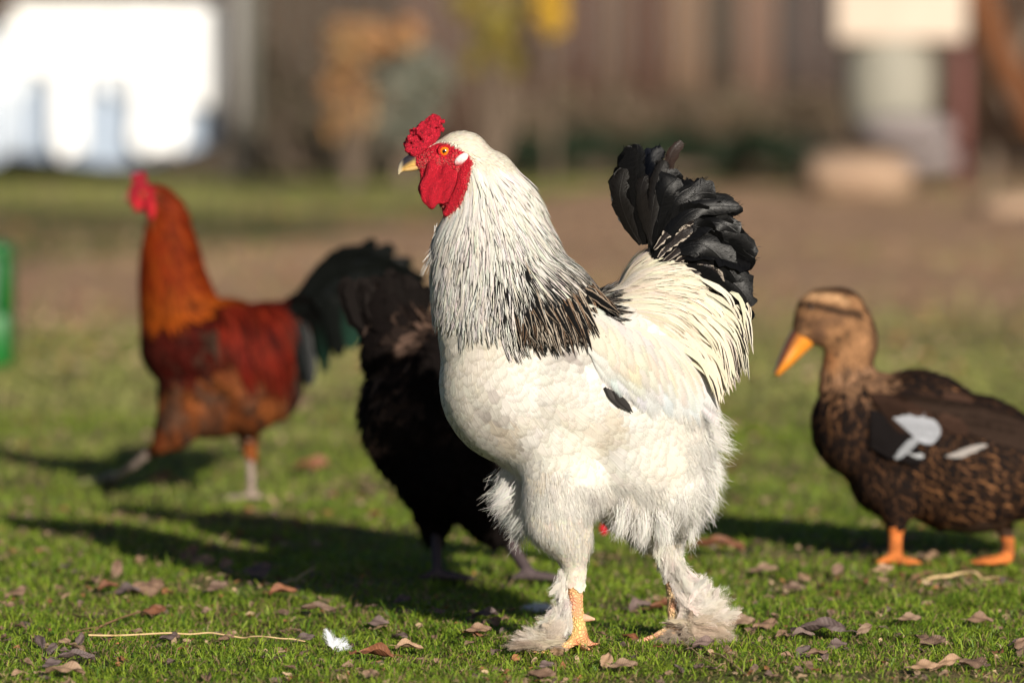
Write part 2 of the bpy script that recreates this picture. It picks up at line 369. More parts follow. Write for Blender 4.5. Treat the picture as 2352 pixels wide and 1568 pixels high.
        for sg in (-1, 1):
            ln_ = (hw[:, None] * np.sin(np.clip(tb, 0, 1) ** 0.7 * 2.6 + 0.35)[None] * rng.uniform(0.7, 1.25, (n, barbs)))[..., None]
            dr = norm(S[:, None] * sg * 0.8 + Tn * 0.75 + rng.normal(size=(n, barbs, 3)) * 0.13)
            B1 = C0 + dr * ln_ * 0.55; B2 = C0 + dr * ln_ + Tn * ln_ * 0.25 + rng.normal(size=(n, barbs, 3)) * ln_ * 0.12
            C = np.stack([C0, B1, B2], 2).reshape(-1, 3, 3)
            s.strands(C, wd, np.repeat(np.broadcast_to(np.asarray(col, float), (n, 3)), barbs, 0) * rng.uniform(0.9, 1.07, (n * barbs, 1)), nrm=np.repeat(nrm, barbs, 0))
    def make(s, name, m, parent, origin, **kw):
        me = mesh_np(name, np.concatenate(s.V), np.concatenate(s.Q), None, np.concatenate(s.col), np.concatenate(s.st), np.concatenate(s.uv), nrm=np.concatenate(s.nr))
        return link(name, me, m, parent, origin, **kw)

def fprof(K, kind):
    t = np.linspace(0, 1, K)
    if kind == 'round': return np.sqrt(np.clip(1 - np.clip((t - 0.55) / 0.46, 0, 1) ** 2, 0, 1)) * np.minimum(1, 0.25 + t * 2.2)
    if kind == 'lance': return np.clip(np.minimum(0.35 + t * 2.2, 1) * (1 - np.clip((t - 0.45) / 0.57, 0, 1) ** 1.5), 0.03, 1)
    if kind == 'broad': return np.sqrt(np.clip(1 - np.clip((t - 0.7) / 0.32, 0, 1) ** 2, 0, 1)) * np.minimum(1, 0.2 + t * 2.0)
def quill(pts, Y, y0, K=14, bulge=None):
    """centre line through design points (px,py[,dy]) -> (K,3)"""
    P = np.array([Wp(p[0], p[1], Y) + np.array((0, y0 + (p[2] if len(p) > 2 else 0), 0)) for p in pts]); n = len(P); out = []
    for t in np.linspace(0, n - 1, K):
        i = min(int(t), n - 2); f = t - i; p0 = P[max(i - 1, 0)]; p1 = P[i]; p2 = P[i + 1]; p3 = P[min(i + 2, n - 1)]
        out.append(0.5 * ((2 * p1) + (-p0 + p2) * f + (2 * p0 - 5 * p1 + 4 * p2 - p3) * f * f + (-p0 + 3 * p1 - 3 * p2 + p3) * f ** 3))
    return np.array(out)
def cvar(c, n, v=0.08, hue=0.03):
    return np.clip(np.asarray(c, float) * (1 + rng.normal(size=(n, 1)) * v) * (1 + rng.normal(size=(n, 3)) * hue), 0.001, 0.95)
def lerp(a, b, f): f = np.asarray(f)[..., None]; return np.asarray(a) * (1 - f) + np.asarray(b) * f
def eye_obj(body, parent, origin, px, py, side, r, iris, Y, white=(0.6, 0.35, 0.3), out=0.35, pup=0.42):
    c0 = Wp(px, py, Y); hit = body.bvh.ray_cast(Vector((c0[0], Y + side * 0.4, c0[2])), Vector((0, -side, 0)))
    loc = np.array(hit[0]) if hit[0] is not None else c0
    c = loc - np.array((0, side * r * (1 - out), 0)); mb = MB(); mb.ell(c, (r, r, r), n=18); V, Q, T = mb.arrays()
    ax = norm(np.array((-0.12, side, 0.0))); d = norm(V - c) @ ax; a = np.arccos(np.clip(d, -1, 1))
    col = np.where((a < pup)[:, None], (0.004, 0.004, 0.004), np.where((a < 0.95)[:, None], iris, np.where((a < 1.05)[:, None], (0.05, 0.01, 0.005), white)))
    return link('eye', mesh_np('eye', V, Q, T, col), M_eye, parent, origin)

# ------------------------------------------------------------------ materials
M_white = feather_mat('white_feather', 0.7, 0.18, 0.2, 0.08)
M_soft = feather_mat('soft_feather', 0.75, 0.15, 0.10, 0.05, 0.0, True)
M_fluff = feather_mat('fluff', 0.7, 0.35, 0.0, 0.1)
M_hack = feather_mat('hackle_feather', 0.6, 0.18, 0.3, 0.06)
M_black = feather_mat('black_feather', 0.3, 0.0, 0.6, 0.13)
M_dark = feather_mat('dark_feather', 0.7, 0.0, 0.5, 0.02)
M_skin = attr_mat('bird_skin', 0.6, 500, 0.8, 0.002, 0.0, 0.12, vor=200, vary=0.18)
M_plain = attr_mat('bird_down', 0.9, 300, 0.6, 0.002, 0.0, 0.03)
M_red = attr_mat('red_skin', 0.55, 420, 0.7, 0.002, 0.06, 0.18, vor=400, vary=0.3)
M_eye = attr_mat('eye', 0.15, 800, 0.0, 0.0001, 0, 0.5, coat=1.0, vary=0.05)
M_beak = attr_mat('horn', 0.3, 300, 0.2, 0.0004, 0.1, 0.5, vary=0.15)

# ================================================================== GROUND
def build_ground():
    m = mat('ground'); t, ns, ln, b = nodes(m)
    g = N(t, 'ShaderNodeNewGeometry'); P = g.outputs['Position']; sp = N(t, 'ShaderNodeSeparateXYZ'); ln.new(P, sp.inputs[0])
    nb = noise(t, 0.35, P, 4, 0.6); nm = noise(t, 2.2, P, 5, 0.65); nf = noise(t, 30, P, 5, 0.7)
    green = ramp(t, nm, [(0.3, (0.09, 0.13, 0.025)), (0.52, (0.18, 0.18, 0.055)), (0.72, (0.32, 0.23, 0.12))])
    green = mixc(t, maprange(t, nf, 0.35, 0.7, 0, 0.5), green, (0.09, 0.07, 0.04))
    dirt = ramp(t, nm, [(0.3, (0.42, 0.255, 0.155)), (0.7, (0.68, 0.43, 0.265))])
    yy = mth(t, 'ADD', sp.outputs[1], mth(t, 'MULTIPLY_ADD', nb, 9.0, -4.5))
    # bare earth between about 16 m and 25 m away on the left, to the far end on the right
    d1 = mth(t, 'MULTIPLY', maprange(t, yy, 8.0, 12.5), maprange(t, yy, mth(t, 'MULTIPLY_ADD', sp.outputs[0], 4.0, 22.0), mth(t, 'MULTIPLY_ADD', sp.outputs[0], 4.0, 25.0), 1.0, 0.0))
    c = mixc(t, d1, green, dirt)
    far = maprange(t, sp.outputs[1], 30, 34)
    c = mixc(t, mth(t, 'MULTIPLY', far, 0.6), c, (0.14, 0.09, 0.05))
    ln.new(c, b.inputs['Base Color']); b.inputs['Roughness'].default_value = 0.95; b.inputs['Specular IOR Level'].default_value = 0.1
    bump(t, mth(t, 'ADD', nf, mth(t, 'MULTIPLY', nm, 2.0)), 1.0, 0.06, b)
    # one sheet: fine near the birds, out to the horizon
    xs = np.concatenate([[-900, -200, -60, -20, -8], np.linspace(-3.5, 3.5, 260), [8, 20, 60, 200, 900]])
    ys = np.concatenate([[-60, -20, -9, -4], np.linspace(-2, 8, 330), np.linspace(8.5, 30, 40), [40, 60, 120, 300, 1500]])
    X, Yg = np.meshgrid(xs, ys); Z = gz(X, Yg) + 0.0
    far_ = np.clip((Yg - 8) / 8, 0, 1) * (Yg < 45) * (np.abs(X) < 12); Z = Z + far_ * 0.02 * np.sin(X * 1.9 + Yg * 0.8)
    # low rise of bare soil, right of the middle, and at the far right
    for (cx, cy, rx, ry, h) in ((1.0, 24.5, 1.0, 1.6, 0.12), (3.4, 22.5, 0.8, 1.2, 0.15)):
        Z = Z + h * np.exp(-((X - cx) / rx) ** 2 - ((Yg - cy) / ry) ** 2)
    V = np.stack([X, Yg, Z], -1).reshape(-1, 3); nx = len(xs); i = np.arange(len(ys) - 1)[:, None] * nx + np.arange(nx - 1)[None]
    Q = np.stack([i, i + 1, i + nx + 1, i + nx], -1).reshape(-1, 4)
    link('ground', mesh_np('ground', V, Q), m, kind='structure')

def build_grass():
    m = mat('grass_blade'); t, ns, ln, b = nodes(m)
    a = N(t, 'ShaderNodeAttribute', attribute_name='col'); ln.new(a.outputs[0], b.inputs['Base Color'])
    b.inputs['Roughness'].default_value = 0.5; b.inputs['Specular IOR Level'].default_value = 0.3
    tr = N(t, 'ShaderNodeBsdfTranslucent'); ln.new(a.outputs[0], tr.inputs[0]); mx = N(t, 'ShaderNodeMixShader'); mx.inputs[0].default_value = 0.3
    ln.new(b.outputs[0], mx.inputs[1]); ln.new(tr.outputs[0], mx.inputs[2]); ln.new(mx.outputs[0], ns['Material Output'].inputs[0])
    Vs = []; cols = []; n0 = 0; Q = []; T = []
    bands = [(-1.0, 0.9, 52000, 0.95), (0.9, 2.6, 24000, 1.15), (2.6, 5.5, 6000, 1.7), (5.5, 10.5, 2000, 2.8), (10.5, 18, 500, 4.5), (24, 32, 260, 6.0)]
    for (y0, y1, dens, sc) in bands:
        hw = (y1 + 8) * 0.09 + 1.5; n = int((y1 - y0) * 2 * hw * dens)
        x = rng.uniform(-hw, hw, n); y = rng.uniform(y0, y1, n); k0 = rng.random(n) < np.where(np.abs(x) < (y + 8) * 0.09 + 0.3, 1.0, 0.3); x = x[k0]; y = y[k0]; n = len(x)
        XY = np.stack([x, y], 1); bare = nz(XY, 2.1, 3) * 0.6 + nz(XY, 6.0, 5) * 0.5 + nz(XY, 17.0, 6) * 0.25
        keep = rng.random(n) < np.clip(0.97 - 0.85 * sstep(0.05, 0.6, bare), 0, 1)
        if y0 >= 5: keep &= rng.random(n) < np.where(y < 12, 1 - 0.9 * sstep(7, 11, y + 1.5 * nz(XY, 0.6, 9)), 0.1 if y0 < 20 else np.where(x < 1.0, 1, 0.15))
        x = x[keep]; y = y[keep]; XY = XY[keep]; n = len(x)
        cl = nz(XY, 14, 11) * 0.5 + nz(XY, 40, 12) * 0.3
        pk = 1.0
        if LEAFPOS and y0 < 8:
            LP = np.array(LEAFPOS); pk = np.ones(n)
            for (lx, ly, lr) in LP:
                if ly < y0 - .1 or ly > y1 + .1: continue
                pk[((x - lx) ** 2 + ((y - ly + lr * .4)) ** 2 < lr * lr)] = 0.38
        h = pk * rng.gamma(6, 1 / 6, n) * 0.0120 * (1 + 0.6 * cl) * sc ** 0.55; wd = rng.uniform(0.0007, 0.0012, n) * sc ** 1.0
        az = rng.uniform(0, 2 * np.pi, n) ; lean = rng.uniform(0.4, 2.4, n); az2 = rng.normal(size=n) * 1.3 + 5 * nz(XY, 22, 41)
        side = np.stack([np.cos(az), np.sin(az), np.zeros(n)], 1); ld = np.stack([np.cos(az2), np.sin(az2), np.zeros(n)], 1)
        base = np.stack([x, y, gz(x, y) - 0.001], 1); up = np.array((0, 0, 1.0))
        mid = base + up * (h * (0.68 - .06 * lean))[:, None] + ld * (h * lean * 0.3)[:, None]; tip = base + up * (h * (1.05 - 0.3 * lean))[:, None] + ld * (h * lean)[:, None]
        V = np.stack([base - side * wd[:, None], base + side * wd[:, None], mid - side * wd[:, None] * 0.85, mid + side * wd[:, None] * 0.85, tip], 1).reshape(-1, 3)
        i0 = np.arange(n) * 5 + n0; Q.append(np.stack([i0, i0 + 1, i0 + 3, i0 + 2], 1)); T.append(np.stack([i0 + 2, i0 + 3, i0 + 4], 1)); n0 += n * 5
        g = np.clip(0.5 + 0.5 * cl + rng.normal(size=n) * 0.25, 0, 1)
        c = lerp((0.07, 0.16, 0.012), (0.31, 0.40, 0.038), g)
        dry = rng.random(n) < (0.12 + 0.32 * sstep(-0.1, 0.6, bare[keep])); c[dry] = lerp((0.34, 0.24, 0.12), (0.2, 0.13, 0.07), rng.random(dry.sum()))
        if y0 > 2: c = lerp(c, np.array((0.36, 0.35, 0.12)), np.clip(np.full(n, min(0.75, (y0 - 1.0) * 0.17)) + 0.3 * nz(XY, 1.7, 31), 0, 1))
        cols.append(np.repeat(c, 5, 0)); Vs.append(V)
    me = mesh_np('grass', np.concatenate(Vs), np.concatenate(Q), np.concatenate(T), np.concatenate(cols), smooth=False)
    link('grass', me, m, kind='stuff', label='short green lawn grass over the whole yard', cat='grass')
build_ground()
LEAFPOS = []

# ================================================================== LEAVES, TWIGS, LOOSE FEATHERS
def leaf_mesh(seed, L=1.0, Wd=0.45, curl=0.5, fold=0.3, serr=0.06, twist=0.3):
    r = np.random.default_rng(seed); K = 15; cols = 9; t = np.linspace(0, 1, K); u = np.linspace(-1, 1, cols)
    pr = (np.sin(np.pi * np.clip(t, 0, 1) ** 0.8) ** 0.75) * Wd; pr[0] = 0.01; pr[-1] = 0.005
    j = 1 + serr * np.where(np.arange(K) % 2, 1, -1)[:, None] * (np.abs(u) > 0.9) + r.normal(size=(K, cols)) * 0.03
    X = (t[:, None] - 0.5) * np.ones(cols) + 0.12 * np.abs(u) * pr[:, None]; Y = pr[:, None] * u * j
    curl = curl * 0.35; fold = fold * 0.6
    Z = np.abs(u) ** 1.3 * fold * pr[:, None] + 0.05 * np.sin(9 * t[:, None] - 3 * u + seed) * np.abs(u) + curl * (t[:, None] - 0.4) ** 2 * (1 if r.random() < 0.6 else -0.7) + 0.05 * np.sin(6 * t[:, None] + 4 * u + r.uniform(0, 6)) + twist * u * (t[:, None] - 0.5) * pr[:, None]
    V = np.stack([X, Y, Z], -1).reshape(-1, 3) * L; i = np.arange(K - 1)[:, None] * cols + np.arange(cols - 1)[None]
    Q = np.stack([i, i + 1, i + cols + 1, i + cols], -1).reshape(-1, 4)
    # stalk
    mb = MB(); mb.add(V, Q); mb.tube([(-0.5 * L, 0, V[cols // 2][2]), (-0.62 * L, 0.02 * L, V[cols // 2][2] + 0.02 * L), (-0.72 * L, 0.05 * L, V[cols // 2][2] + 0.0 * L)], [0.012 * L] * 3, seg=5, sub=2)
    V, Q, T = mb.arrays(); V[:, 2] -= V[:, 2].min(); n1 = K * cols
    uv = np.concatenate([np.stack([np.broadcast_to(u * 0.5 + 0.5, (K, cols)), np.broadcast_to(t[:, None], (K, cols))], -1).reshape(-1, 2), np.zeros((len(V) - n1, 2))])
    return V, Q, T, uv
def leaf_mat(name, c1, c2):
    m = mat(name); t, ns, ln, b = nodes(m)
    uv = N(t, 'ShaderNodeUVMap', uv_map='uv'); sp = N(t, 'ShaderNodeSeparateXYZ'); ln.new(uv.outputs[0], sp.inputs[0])
    au = mth(t, 'ABSOLUTE', mth(t, 'MULTIPLY_ADD', sp.outputs[0], 2.0, -1.0)); vein = mth(t, 'SUBTRACT', sp.outputs[1], mth(t, 'MULTIPLY', au, 0.16))
    wv = mth(t, 'SINE', mth(t, 'MULTIPLY', vein, 75.0)); tc = N(t, 'ShaderNodeTexCoord'); oi = N(t, 'ShaderNodeObjectInfo')
    g = N(t, 'ShaderNodeNewGeometry'); nn = noise(t, 70, g.outputs['Position'], 5, 0.65)
    c = ramp(t, nn, [(0.3, c1), (0.68, c2)])
    c = mixc(t, maprange(t, wv, 0.7, 1.0, 0, 0.35), c, tuple(x * 0.55 for x in c1)); c = mixc(t, maprange(t, au, 0.03, 0.08, 0.5, 0), c, c2)
    c = mixc(t, 1.0, c, mixc(t, oi.outputs['Random'], (0.75, 0.75, 0.8), (1.2, 1.15, 1.1)), 'MULTIPLY')
    ln.new(c, b.inputs['Base Color']); b.inputs['Roughness'].default_value = 0.65
    bump(t, mth(t, 'ADD', nn, mth(t, 'MULTIPLY', wv, 0.15)), 0.6, 0.002, b)
    tr = N(t, 'ShaderNodeBsdfTranslucent'); ln.new(c, tr.inputs[0]); mx = N(t, 'ShaderNodeMixShader'); mx.inputs[0].default_value = 0.15
    ln.new(b.outputs[0], mx.inputs[1]); ln.new(tr.outputs[0], mx.inputs[2]); ln.new(mx.outputs[0], ns['Material Output'].inputs[0]); return m
LM = {'tan': leaf_mat('leaf_tan', (0.24, 0.15, 0.09), (0.42, 0.28, 0.18)), 'brown': leaf_mat('leaf_brown', (0.14, 0.085, 0.055), (0.30, 0.19, 0.125)),
      'purplish brown': leaf_mat('leaf_purple', (0.10, 0.07, 0.06), (0.20, 0.14, 0.125)), 'russet': leaf_mat('leaf_russet', (0.14, 0.055, 0.025), (0.30, 0.12, 0.055))}
LG = [mesh_np('leaf%d' % i, v, q, t_, uv=uv) for i, (v, q, t_, uv) in enumerate(leaf_mesh(20 + k, 1.0, [0.3, 0.26, 0.34, 0.22, 0.38, 0.3, 0.18, 0.28][k], [0.5, 0.9, 0.3, 1.3, 0.6, 1.6, 0.8, 0.2][k], [0.4, 0.9, 0.2, 0.7, 0.5, 0.3, 1.1, 0.5][k]) for k in range(8))]
LMESH = {}
def leaf(px, py, size_px, color, shape, label, group=None, tilt=0.25, rz=None, zoff=0.011, rx=None):
    p = Gp(px, py); s_ = size_px * mpp(p[1]) * 1.08
    k = (shape, color)
    if k not in LMESH: me = LG[shape].copy(); me.name = 'fallen_leaf'; me.materials.append(LM[color]); LMESH[k] = me
    o = bpy.data.objects.new('fallen_leaf', LMESH[k]); scn.collection.objects.link(o)
    o.location = (p[0], p[1], float(gz(p[0], p[1])) + zoff); o.scale = (s_, s_, s_)
    R_ = Matrix.Rotation(random.uniform(0.05, 0.45) if rx is None else rx, 3, 'X') @ Matrix.Rotation(random.uniform(-tilt, tilt) * .7, 3, 'Y') @ Matrix.Rotation(random.uniform(0, 6.28) if rz is None else rz, 3, 'Z'); o.rotation_euler = R_.to_euler(); LEAFPOS.append((p[0], p[1], s_ * 0.42))
    o['label'] = label; o['category'] = 'leaf'
    o['group'] = group or 'fallen leaves on the grass'
    return o
hero_leaves = [
 (1702, 1438, 62, 'tan', 0, 0.1, 0.5, 'large pale tan leaf with toothed edge touching the right foot feathers'),
 (1757, 1443, 55, 'brown', 2, 0.3, 0.4, 'brown leaf just right of the large tan leaf by the right foot'),
 (1985, 1462, 45, 'tan', 3, 0.7, 0.9, 'tan folded leaf standing upright right of the dark branch-like leaf'),
 (1880, 1463, 120, 'purplish brown', 6, 2.9, 0.3, 'long narrow dark purplish leaf sloping through grass right of the rooster'),
 (1845, 1470, 50, 'purplish brown', 1, 0.1, 0.4, 'small dark leaf under the left end of the long narrow leaf'),
 (1922, 1496, 48, 'purplish brown', 5, 0.4, 0.5, 'curled dark brown leaf below the upright tan leaf'),
 (2143, 1492, 58, 'brown', 4, 0.2, 0.4, 'rounded brown leaf lying in grass below the duck'),
 (2235, 1535, 60, 'brown', 2, 0.0, 0.4, 'rounded grey brown leaf at the bottom right of the lawn'),
 (2180, 1540, 62, 'tan', 3, 0.5, 0.6, 'tan curled leaf left of the rounded grey brown leaf'),
 (2125, 1552, 60, 'tan', 0, 0.1, 0.4, 'flat tan leaf half out of the bottom edge below the duck'),
 (2348, 1495, 45, 'brown', 4, 1.2, 0.6, 'brown leaf cut by the right edge of the lawn'),
 (1846, 1518, 45, 'purplish brown', 1, 0.8, 0.7, 'small pointed dark leaf of a pair below the rooster right foot'),
 (1878, 1524, 45, 'brown', 7, 0.2, 0.3, 'brown leaf right of the small pointed dark leaf'),
 (1615, 1512, 60, 'purplish brown', 3, 0.6, 0.5, 'dark curled leaf just below the right foot feathers'),
 (1395, 1532, 45, 'tan', 5, 1.4, 0.9, 'pinkish tan leaf standing up below the rooster'),
 (1432, 1540, 62, 'tan', 0, 0.1, 0.3, 'flat tan leaf right of the standing leaf below the rooster'),
 (1245, 1560, 58, 'brown', 4, 0.1, 0.4, 'broad brown leaf half buried at the bottom edge below the left foot'),
 (1255, 1532, 40, 'purplish brown', 0, 0.6, 0.4, 'small dark leaf just above the broad half buried leaf'),
 (860, 1510, 85, 'russet', 1, 2.9, 0.25, 'long russet leaf right of the loose white feather'),
 (338, 1366, 75, 'brown', 2, 0.1, 0.6, 'large rounded brown leaf standing in grass on the left'),
 (268, 1335, 55, 'brown', 3, 1.5, 0.9, 'narrow brown leaf standing on its end on the left'),
 (290, 1372, 62, 'purplish brown', 5, 0.2, 0.3, 'dark arched leaf left of the large rounded brown leaf'),
 (250, 1362, 50, 'russet', 1, 0.5, 0.4, 'bright russet leaf beside the dark arched leaf'),
 (355, 1412, 52, 'russet', 4, 0.4, 0.5, 'rusty spotted leaf curled in grass below the large rounded leaf'),
 (475, 1407, 26, 'tan', 5, 0.4, 0.6, 'tiny pale cream leaf scrap above the straw stem'),
 (40, 1370, 45, 'brown', 2, 0.6, 0.5, 'brown leaf near the left edge of the lawn'),
 (92, 1480, 42, 'purplish brown', 1, 2.0, 0.8, 'dark narrow leaf leaning at the left end of the straw stem'),
 (148, 1480, 28, 'tan', 4, 0.4, 0.5, 'small pinkish tan leaf at the left end of the straw stem'),
 (185, 1478, 35, 'purplish brown', 7, 1.4, 0.9, 'small slate dark leaf standing at the straw stem'),
 (120, 1500, 36, 'purplish brown', 2, 1.2, 0.7, 'dark leaf tucked below the small pinkish tan leaf'),
 (175, 1518, 80, 'purplish brown', 6, 0.1, 0.25, 'flat long dark leaf pair below the straw stem'),
 (120, 1540, 44, 'purplish brown', 0, 0.4, 0.5, 'slate grey leaf near the bottom left corner'),
 (150, 1556, 85, 'tan', 3, 0.1, 0.3, 'ochre leaf lying at the bottom left corner'),
 (388, 1472, 40, 'purplish brown', 2, 0.2, 0.4, 'small dark leaf touching the upper side of the straw stem'),
 (520, 1473, 36, 'brown', 4, 0.4, 0.4, 'small brown leaf behind the middle of the straw stem'),
 (700, 1467, 46, 'purplish brown', 0, 0.3, 0.5, 'dark leaf left of the loose white feather'),
 (730, 1415, 75, 'brown', 6, 0.0, 0.3, 'long brown leaf lying above the loose white feather'),
 (650, 1383, 60, 'russet', 1, 0.2, 0.4, 'russet leaf at the edge of the black hen shadow'),
 (500, 1372, 50, 'brown', 0, 0.5, 0.5, 'brown leaf between the rounded leaf and the hen shadow'),
 (465, 1300, 55, 'tan', 4, 0.3, 0.6, 'pale tan leaf lying left of the hen shadow'),
 (437, 1285, 62, 'brown', 3, 0.8, 0.8, 'upright brown leaf at the dark edge of the long shadow'),
 (590, 1330, 70, 'purplish brown', 2, 0.4, 0.6, 'large dark leaf at the lower edge of the hen shadow'),
 (520, 1320, 42, 'tan', 5, 0.9, 0.6, 'small tan leaf just left of the large dark leaf'),
 (870, 1440, 45, 'purplish brown', 5, 0.2, 0.6, 'dark crumpled leaf right of the white feather'),
 (925, 1392, 40, 'purplish brown', 0, 0.3, 0.5, 'dark leaf near the end of the rooster shadow by the left foot'),
 (1100, 1465, 55, 'brown', 0, 0.2, 0.4, 'brown leaf left of the feathered left foot'),
 (1115, 1428, 60, 'purplish brown', 3, 0.3, 0.4, 'dark leaf pile piece left of the feathered left foot'),
 (1130, 1447, 45, 'brown', 2, 0.5, 0.5, 'rounded brown leaf touching the left foot feathers'),
 (940, 1486, 60, 'tan', 1, 0.1, 0.3, 'pale flat leaf in grass below the white feather'),
 (1540, 1402, 90, 'russet', 6, 0.1, 0.3, 'russet leaf lying between the two feet'),
 (1470, 1400, 60, 'purplish brown', 1, 0.6, 0.5, 'dark twisted leaf behind the front shank'),
 (1755, 1322, 60, 'tan', 0, 0.0, 0.3, 'pale tan leaf lying alone behind the right foot'),
 (1845, 1340, 42, 'tan', 3, 2.4, 0.5, 'pinkish leaf right of the lone pale tan leaf'),
 (1825, 1365, 50, 'brown', 0, 0.1, 0.4, 'brown leaf below the pinkish leaf right of the rooster'),
 (1925, 1330, 38, 'brown', 4, 1.2, 0.7, 'brown leaf standing in front of the duck feet'),
 (2030, 1325, 45, 'tan', 0, 0.3, 0.4, 'tan leaf just in front of the duck front foot'),
 (2125, 1281, 55, 'tan', 2, 0.1, 0.2, 'pale leaf between the two duck feet'),
 (2090, 1440, 50, 'tan', 0, 0.2, 0.4, 'thin pale leaf in grass under the duck'),
 (2250, 1440, 60, 'brown', 5, 0.2, 0.4, 'brown crumpled leaf in grass under the duck tail'),
 (1650, 1284, 110, 'russet', 6, 0.0, 0.15, 'long reddish leaf lying behind the right leg'),
 (720, 1085, 80, 'russet', 3, 0.3, 0.5, 'blurred reddish leaf right of the red rooster foot'),
 (372, 1108, 50, 'russet', 4, 0.3, 0.5, 'orange leaf between the red rooster feet'),
 (680, 945, 60, 'tan', 2, 0.2, 0.3, 'pale leaf far behind the red rooster'),
]
for (px, py, sz, c, sh, rz_, rx_, lab) in hero_leaves: leaf(px, py, sz, c, sh, lab, None, 0.2, rz_, 0.012, rx_)
# many more small leaves in between: look-alikes share one label per colour and patch
patches = [((0, 1180, 760, 1400), 'on the far left of the lawn beside the shadows', 46), ((0, 1400, 700, 1568), 'in the near grass around the straw stem', 26),
           ((760, 1390, 1250, 1568), 'in the near grass left of the feathered feet', 22), ((1240, 1380, 1700, 1568), 'in the grass around the feathered feet', 16),
           ((1700, 1300, 2352, 1568), 'in the grass in front of the duck', 42), ((1640, 1040, 2352, 1300), 'behind the duck', 24), ((0, 880, 1000, 1180), 'around the feet of the red rooster', 34)]
for (x0, y0, x1, y1), where, n in patches:
    for k in range(n):
        c = random.choices(['tan', 'brown', 'purplish brown', 'russet'], [0.28, 0.34, 0.28, 0.1])[0]
        px = random.uniform(x0, x1); py = random.uniform(y0, y1)
        sz_ = random.choice((random.uniform(16, 34), random.uniform(22, 52))); sh_ = random.randrange(8); form = ('oval', 'folded', 'flat', 'narrow', 'broad', 'arched', 'sliver thin', 'slim')[sh_]; sw = 'tiny' if sz_ < 24 else 'small' if sz_ < 36 else 'medium'
        leaf(px, py, sz_ * (0.75 if py < 1300 else 1), c, sh_, '%s %s %s leaf %s' % (sw, form, c, where), 'small %s leaves %s' % (c, where), 0.5, zoff=0.006)
def scatter_litter():
    mb_v = []; mb_q = []; cc = []; n0 = 0
    base = []
    for me in LG:
        n = 15 * 9; v = np.zeros(len(me.vertices) * 3, np.float32); me.vertices.foreach_get('co', v); base.append(v.reshape(-1, 3)[:n].astype(float))
    i = np.arange(14)[:, None] * 9 + np.arange(8)[None]; q0 = np.stack([i, i + 1, i + 10, i + 9], -1).reshape(-1, 4)
    for (ya, yb, n, smin, smax) in ((-0.9, 2.2, 4200, 0.005, 0.018), (2.2, 7, 3500, 0.008, 0.026), (7, 17, 5200, 0.012, 0.035), (17, 30, 3500, 0.015, 0.04)):
        for _ in range(n):
            y = random.uniform(ya, yb); x = random.uniform(-1, 1) * ((y + 8) * 0.09 + 0.3)
            if ya < 7 and nz(np.array((x, y)), 2.1, 3) * 0.6 + nz(np.array((x, y)), 6.0, 5) * 0.5 < random.uniform(-0.6, 0.5): continue
            s_ = random.uniform(smin, smax); e = Matrix.Rotation(random.uniform(0, 6.28), 3, 'Z') @ Matrix.Rotation(random.gauss(0.1, 0.4), 3, 'X') @ Matrix.Rotation(random.gauss(0, 0.4), 3, 'Y')
            v = (base[random.randrange(8)] * s_) @ np.array(e).T + np.array((x, y, float(gz(x, y)) + 0.005)); mb_v.append(v); mb_q.append(q0 + n0); n0 += len(v)
            c = random.choice(((0.32, 0.22, 0.13), (0.22, 0.14, 0.09), (0.15, 0.10, 0.08), (0.28, 0.12, 0.05), (0.42, 0.30, 0.18)))
            if y > 7: c = tuple(np.array(c) * 1.35)
            cc.append(np.tile(np.array(c) * random.uniform(0.7, 1.2), (len(v), 1)))
    me = mesh_np('leaf_litter', np.concatenate(mb_v), np.concatenate(mb_q), None, np.concatenate(cc))
    link('leaf_litter', me, attr_mat('litter', 0.8, 120, 0.6, 0.003), kind='stuff', label='crumbs of dry brown leaves and soil between the grass', cat='leaf litter')
scatter_litter()
build_grass()
M_straw = noisy_mat('straw', (0.42, 0.27, 0.12), (0.68, 0.5, 0.28), 60, 0.6, 0.3, 0.001)
M_twig = noisy_mat('twig', (0.12, 0.07, 0.04), (0.3, 0.17, 0.09), 60, 0.8, 0.5, 0.001)
def stick(name, pts, rad, m, label, branches=()):
    mb = MB()
    for k, seq in enumerate([pts] + list(branches)):
        P = []
        for (px, py, h) in seq: g = Gp(px, py); P.append((g[0], g[1], float(gz(g[0], g[1])) + h))
        P = np.array(P); P = np.array([P[min(int(t_), len(P) - 2)] * (1 - (t_ - min(int(t_), len(P) - 2))) + P[min(int(t_), len(P) - 2) + 1] * (t_ - min(int(t_), len(P) - 2)) for t_ in np.linspace(0, len(P) - 1, (len(P) - 1) * 3 + 1)]) ; P = P + rng.normal(size=P.shape) * rad * 0.8
        mb.tube(P, np.linspace(rad, rad * 0.6, len(P)) * (1 if k == 0 else 0.6), seg=6, sub=3, latvec=(0.02, 0.1, 1))
    V, Q, T = mb.arrays(); link(name, mesh_np(name, V, Q, T), m, origin=V.mean(0), label=label, cat='twig' if 'twig' in name else 'straw')
stick('straw_stem', [(205, 1476, .014), (350, 1472, .016), (480, 1470, .017), (560, 1472, .016), (620, 1477, .017), (700, 1474, .015)], 0.0015, M_straw, 'long pale straw stem lying level across the near grass')
stick('twig', [(190, 1455, .006), (260, 1440, .012), (320, 1420, .018), (350, 1427, .018)], 0.0018, M_twig, 'brown forked twig lying above the straw stem', [[(150, 1452, .006), (220, 1446, .01), (262, 1438, .012)], [(168, 1418, .012), (215, 1435, .012), (260, 1440, .012)]])
stick('twig', [(640, 1352, .006), (680, 1340, .014), (722, 1325, .018)], 0.0022, M_straw, 'short orange brown twig by the hen shadow')
stick('twig', [(2100, 1325, .008), (2180, 1308, .012), (2270, 1318, .012), (2370, 1338, .008)], 0.004, M_twig, 'brown twig lying in the grass below the duck')
